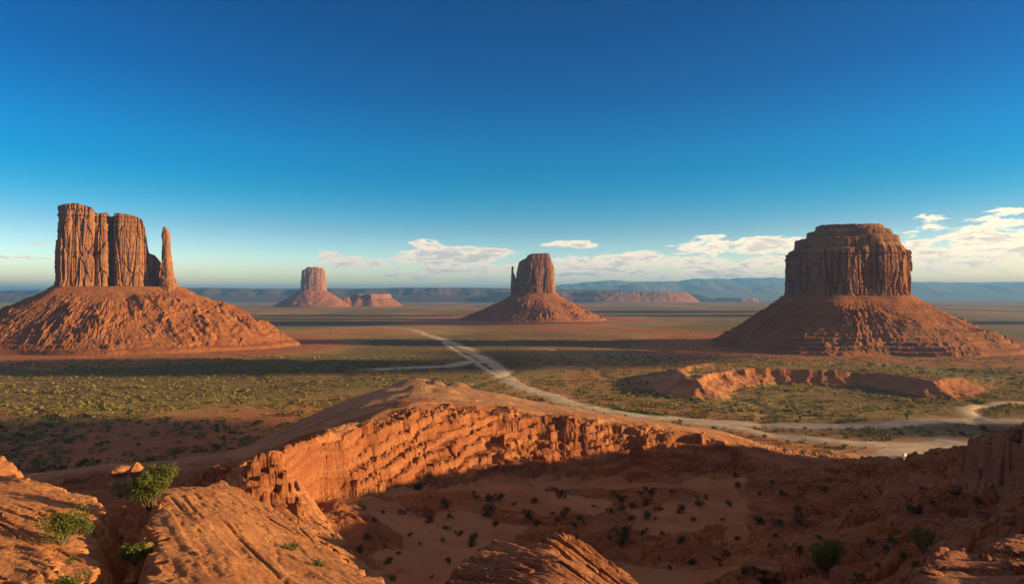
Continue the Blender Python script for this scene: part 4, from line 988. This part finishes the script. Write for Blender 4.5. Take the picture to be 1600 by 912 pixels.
for (px, py) in CAN:
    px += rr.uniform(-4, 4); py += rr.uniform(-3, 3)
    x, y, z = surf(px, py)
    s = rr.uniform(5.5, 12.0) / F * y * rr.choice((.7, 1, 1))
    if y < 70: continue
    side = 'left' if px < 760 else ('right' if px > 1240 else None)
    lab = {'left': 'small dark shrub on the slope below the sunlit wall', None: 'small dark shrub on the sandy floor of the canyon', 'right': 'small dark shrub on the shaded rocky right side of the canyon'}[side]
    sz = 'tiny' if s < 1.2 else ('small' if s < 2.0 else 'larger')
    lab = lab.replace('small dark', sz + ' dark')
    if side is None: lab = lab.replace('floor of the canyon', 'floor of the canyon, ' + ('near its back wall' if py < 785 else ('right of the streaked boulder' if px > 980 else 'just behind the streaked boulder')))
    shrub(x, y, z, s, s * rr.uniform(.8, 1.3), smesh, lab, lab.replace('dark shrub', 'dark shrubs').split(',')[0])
# individual shrubs of the nearer valley floor
cnt = 0; rp = np.random.RandomState(77)
roadlines = [([tuple(p) for p in pts[::5]] + [tuple(pts[-1])], wd) for k, (pts, wd) in allroads.items()]
def offroad(x, y):
    ok = np.ones(x.shape, bool)
    for ln, wd in roadlines: ok &= line_d(x, y, ln) > wd * 1.25
    return ok
cp = rp.uniform([0, 0], [1, 1], size=(1500, 2)); 
vx = []; 
pxa = cp[:, 0] * 1600; pya = 590 + (745 - 590) * cp[:, 1] ** .55
da = CH * F / (pya - HZ); xa = (pxa - 800) / F * da
ok = offroad(xa, da)
zz, _, ms = terrain(xa, da, True); ok &= (ms < .05)
ok &= smooth(fbm(xa / 60, da / 60, o=3), -.3, .2) > rp.uniform(0, .8, len(xa))
sel = np.where(ok)[0]
used = []
for i in sel:
    if cnt >= 190: break
    x, y, z = float(xa[i]), float(da[i]), float(zz[i])
    d = Vector((x, y, z + 1 - CH)); L = d.length; d.normalize()
    okk, loc, *_ = sc.ray_cast(bpy.context.evaluated_depsgraph_get(), Vector((0, 0, CH)) + d * 2, d, distance=L - 12)
    if okk: continue
    s = rr.uniform(2.2, 5.2)
    if pxa[i] < 560: lab = 'olive shrub on the valley floor left of the ridge'
    elif pya[i] < 640 : lab = 'yellow green shrub in the scrub beyond the canyon ridge'
    else: lab = 'dark green shrub beside the pale dirt roads on the right'
    lab = ('small ' if s < 3.2 else ('middling ' if s < 4.2 else 'large ')) + lab
    if pxa[i] < 560: lab += ', in the shade' if pya[i] > 655 else (', at the far left' if pxa[i] < 260 else ', out in the open scrub')
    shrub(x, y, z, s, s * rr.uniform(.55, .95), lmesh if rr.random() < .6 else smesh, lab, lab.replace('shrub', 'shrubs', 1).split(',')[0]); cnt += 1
# the rest of the valley scrub: uncountable, one object
def scrub(name, n, y0, y1, smin, smax, seed, tris, mat, pwr=1.0, px0=-150, px1=1750, thr=(-.35, .25)):
    r = np.random.RandomState(seed)
    pxa = r.uniform(px0, px1, n); pya = y0 + (y1 - y0) * r.uniform(0, 1, n) ** pwr
    d = CH * F / (pya - HZ); x = (pxa - 800) / F * d
    z, _, ms = terrain(x, d, True); ok = offroad(x, d) & (ms < .2)
    for cx, cy, ra in ((-880, 1560, 330), (800, 1600, 330)): ok &= np.hypot(x - cx, d - cy) > ra
    ok &= smooth(fbm(x / 120, d / 120, o=4), *thr) * (.32 + .68 * smooth(d, 590, 700)) * (.25 + 1.3 * smooth(fbm(x / 30, d / 34, o=3), -.15, .2)) > r.uniform(0, 1, n)
    x, d, z = x[ok], d[ok], z[ok]; n = len(x)
    s = smin * .6 + (smax * 1.35 - smin * .6) * r.uniform(0, 1, n) ** 1.8; s = s * np.where(r.uniform(0, 1, n) > .96, 1.6, 1.0); h = s * r.uniform(.5, .95, n)
    V0, _, _ = leaf_cloud(tris * 8, 1, 1, .42, seed, 6); V0 = V0.reshape(8, tris * 3, 3)
    k = r.randint(0, 8, n); a = r.uniform(0, 6.28, n); c, sn = np.cos(a)[:, None], np.sin(a)[:, None]
    B = V0[k]
    X = (B[..., 0] * c - B[..., 1] * sn) * s[:, None] + x[:, None]; Y = (B[..., 0] * sn + B[..., 1] * c) * s[:, None] + d[:, None]
    Z = B[..., 2] * h[:, None] + z[:, None] - .1
    V = np.stack([X, Y, Z], -1).reshape(-1, 3)
    o = mesh_tris(name, V, np.arange(len(V)).reshape(-1, 3), mat); tag(o, kind='stuff'); return o
scrub('desert_scrub', 52000, 556, 745, 1.0, 2.8, 91, 16, M_scrub, 1.25, thr=(-.45, .1))
scrub('desert_scrub', 14000, 560, 745, .9, 2.4, 92, 16, M_dscrub, 1.0)
scrub('distant_scrub', 30000, 512, 575, 1.4, 3.0, 93, 7, M_scrub, 1.0)
# green grass strip beside the road
gp = [G2(*p) for p in [(1020,650),(1000,646),(970,641),(940,633),(960,634),(985,639),(1030,645),(1045,650)]]
r = np.random.RandomState(4); n = 26000
gx = r.uniform(min(p[0] for p in gp), max(p[0] for p in gp), n); gy = r.uniform(min(p[1] for p in gp), max(p[1] for p in gp), n)
ok = poly_sd(gx, gy, gp) > 0; gx, gy = gx[ok], gy[ok]; gz = terrain(gx, gy); n = len(gx)
a = r.uniform(0, 6.28, n); hh = r.uniform(.3, .8, n)
V = np.stack([np.stack([gx - .3 * np.cos(a), gy - .3 * np.sin(a), gz], 1), np.stack([gx + .3 * np.cos(a), gy + .3 * np.sin(a), gz], 1), np.stack([gx + r.uniform(-.2, .2, n), gy + r.uniform(-.2, .2, n), gz + hh], 1)], 1).reshape(-1, 3)
if n: tag(mesh_tris('grass', V, np.arange(len(V)).reshape(-1, 3), M_grass), kind='stuff')
# a few taller trees in the valley
def valley_tree(px, py, h, label, seed):
    d = CH * F / (py - HZ); x = (px - 800) / F * d; z = float(terrain(np.array([x]), np.array([d]))[0])
    e = empty('desert_tree', (x, d, z), label, 'tree', None)
    V, Fc, cen = leaf_cloud(700, h * .36, h * .75, .26, seed, 8); V[:, 2] += h * .25; mesh_tris('crown', V, Fc, M_leaf, e)
    cen[:, 2] += h * .25; V, Fc = twig_mesh(cen * .9, seed, .16); mesh_tris('trunk', V, Fc, M_wood, e)
for i, (px, py, h, lab) in enumerate([(932, 586, 11, 'tallest light green tree standing in the scrub left of the curved bluff'), (1024, 640, 7, 'round yellow tree beside the green grass strip by the road'),
      (1357, 627, 9, 'yellow green tree right of centre in front of the dark curved bluff'), (1405, 643, 8, 'light green tree between the dark bluff and the upper road'), (1304, 622, 9, 'thin light tree close under the middle of the dark bluff'),
      (1417, 655, 7, 'small bright tree at the bend of the upper road'), (1250, 658, 6, 'pair-like yellow bushy tree above the upper road'), (1193, 612, 8, 'slim tree in front of the left end of the dark bluff'),
      (1576, 650, 8, 'yellow green tree by the road at the right edge'), (1230, 640, 6, 'small bushy tree left of the middle of the scrub flats'), (1500, 622, 7, 'dark tree at the right end of the bluff beside the road')]):
    valley_tree(px, py, h, lab, 60 + i)

# ------------------------------------------------------------------ white van parked on the pale flat
def bxm(cx, cy, cz, sx_, sy_, sz_, bev=.08, taper=None):
    bm = bmesh.new(); bmesh.ops.create_cube(bm, size=1.0); bmesh.ops.scale(bm, vec=(sx_, sy_, sz_), verts=bm.verts)
    if taper:
        for v in bm.verts:
            if v.co.z > 0: v.co.x = v.co.x * taper[0] + taper[1]; v.co.y *= taper[2]
    if bev: bmesh.ops.bevel(bm, geom=bm.edges[:], offset=bev, segments=2, affect='EDGES')
    bmesh.ops.translate(bm, vec=(cx, cy, cz), verts=bm.verts); return bm
def put(bm, name, mat, parent):
    me = bpy.data.meshes.new(name); bm.to_mesh(me); bm.free(); me.materials.append(mat)
    o = bpy.data.objects.new(name, me); COL.objects.link(o); o.parent = parent; return o
M_white = simple('white_paint', (0.78, 0.78, 0.76), .35, .03, 2.0, .002, spec=.5)
M_glass = simple('dark_glass', (0.03, 0.035, 0.04), .1, .1, 2.0, .001, spec=.6)
M_tyre = simple('tyre_rubber', (0.02, 0.02, 0.02), .8, .2, 9.0, .004)
def van(px, d, label, rz):
    x = (px - 800) / F * d; z = float(terrain(np.array([x]), np.array([d]))[0]) + .4
    e = empty('van', (x, d, z), label, 'van', rz=rz)
    bd = bmesh.new()
    for b in (bxm(0, 0, 1.0, 5.6, 2.0, 1.1, .15), bxm(-.5, 0, 1.95, 4.4, 1.9, 1.0, .15, (.92, -.1, .88))):
        m_ = bpy.data.meshes.new('t'); b.to_mesh(m_); b.free(); bd.from_mesh(m_); bpy.data.meshes.remove(m_)
    put(bd, 'body', M_white, e)
    put(bxm(1.62, 0, 1.95, .5, 1.6, .6, .03, (.5, -.12, .95)), 'windscreen', M_glass, e)
    for s in (-1, 1): put(bxm(-.4, s * .93, 2.0, 3.2, .06, .5, .02), 'side_window', M_glass, e)
    for sx_ in (-1.7, 1.7):
        for s in (-1, 1):
            b = bmesh.new(); bmesh.ops.create_cone(b, cap_ends=True, segments=18, radius1=.38, radius2=.38, depth=.25)
            for v in b.verts: v.co = Vector((v.co.x + sx_, v.co.z + s * .9, v.co.y + .38))
            put(b, 'wheel', M_tyre, e)
van(1414, 498, 'white van parked on the pale dirt flat beyond the canyon rim', .5)
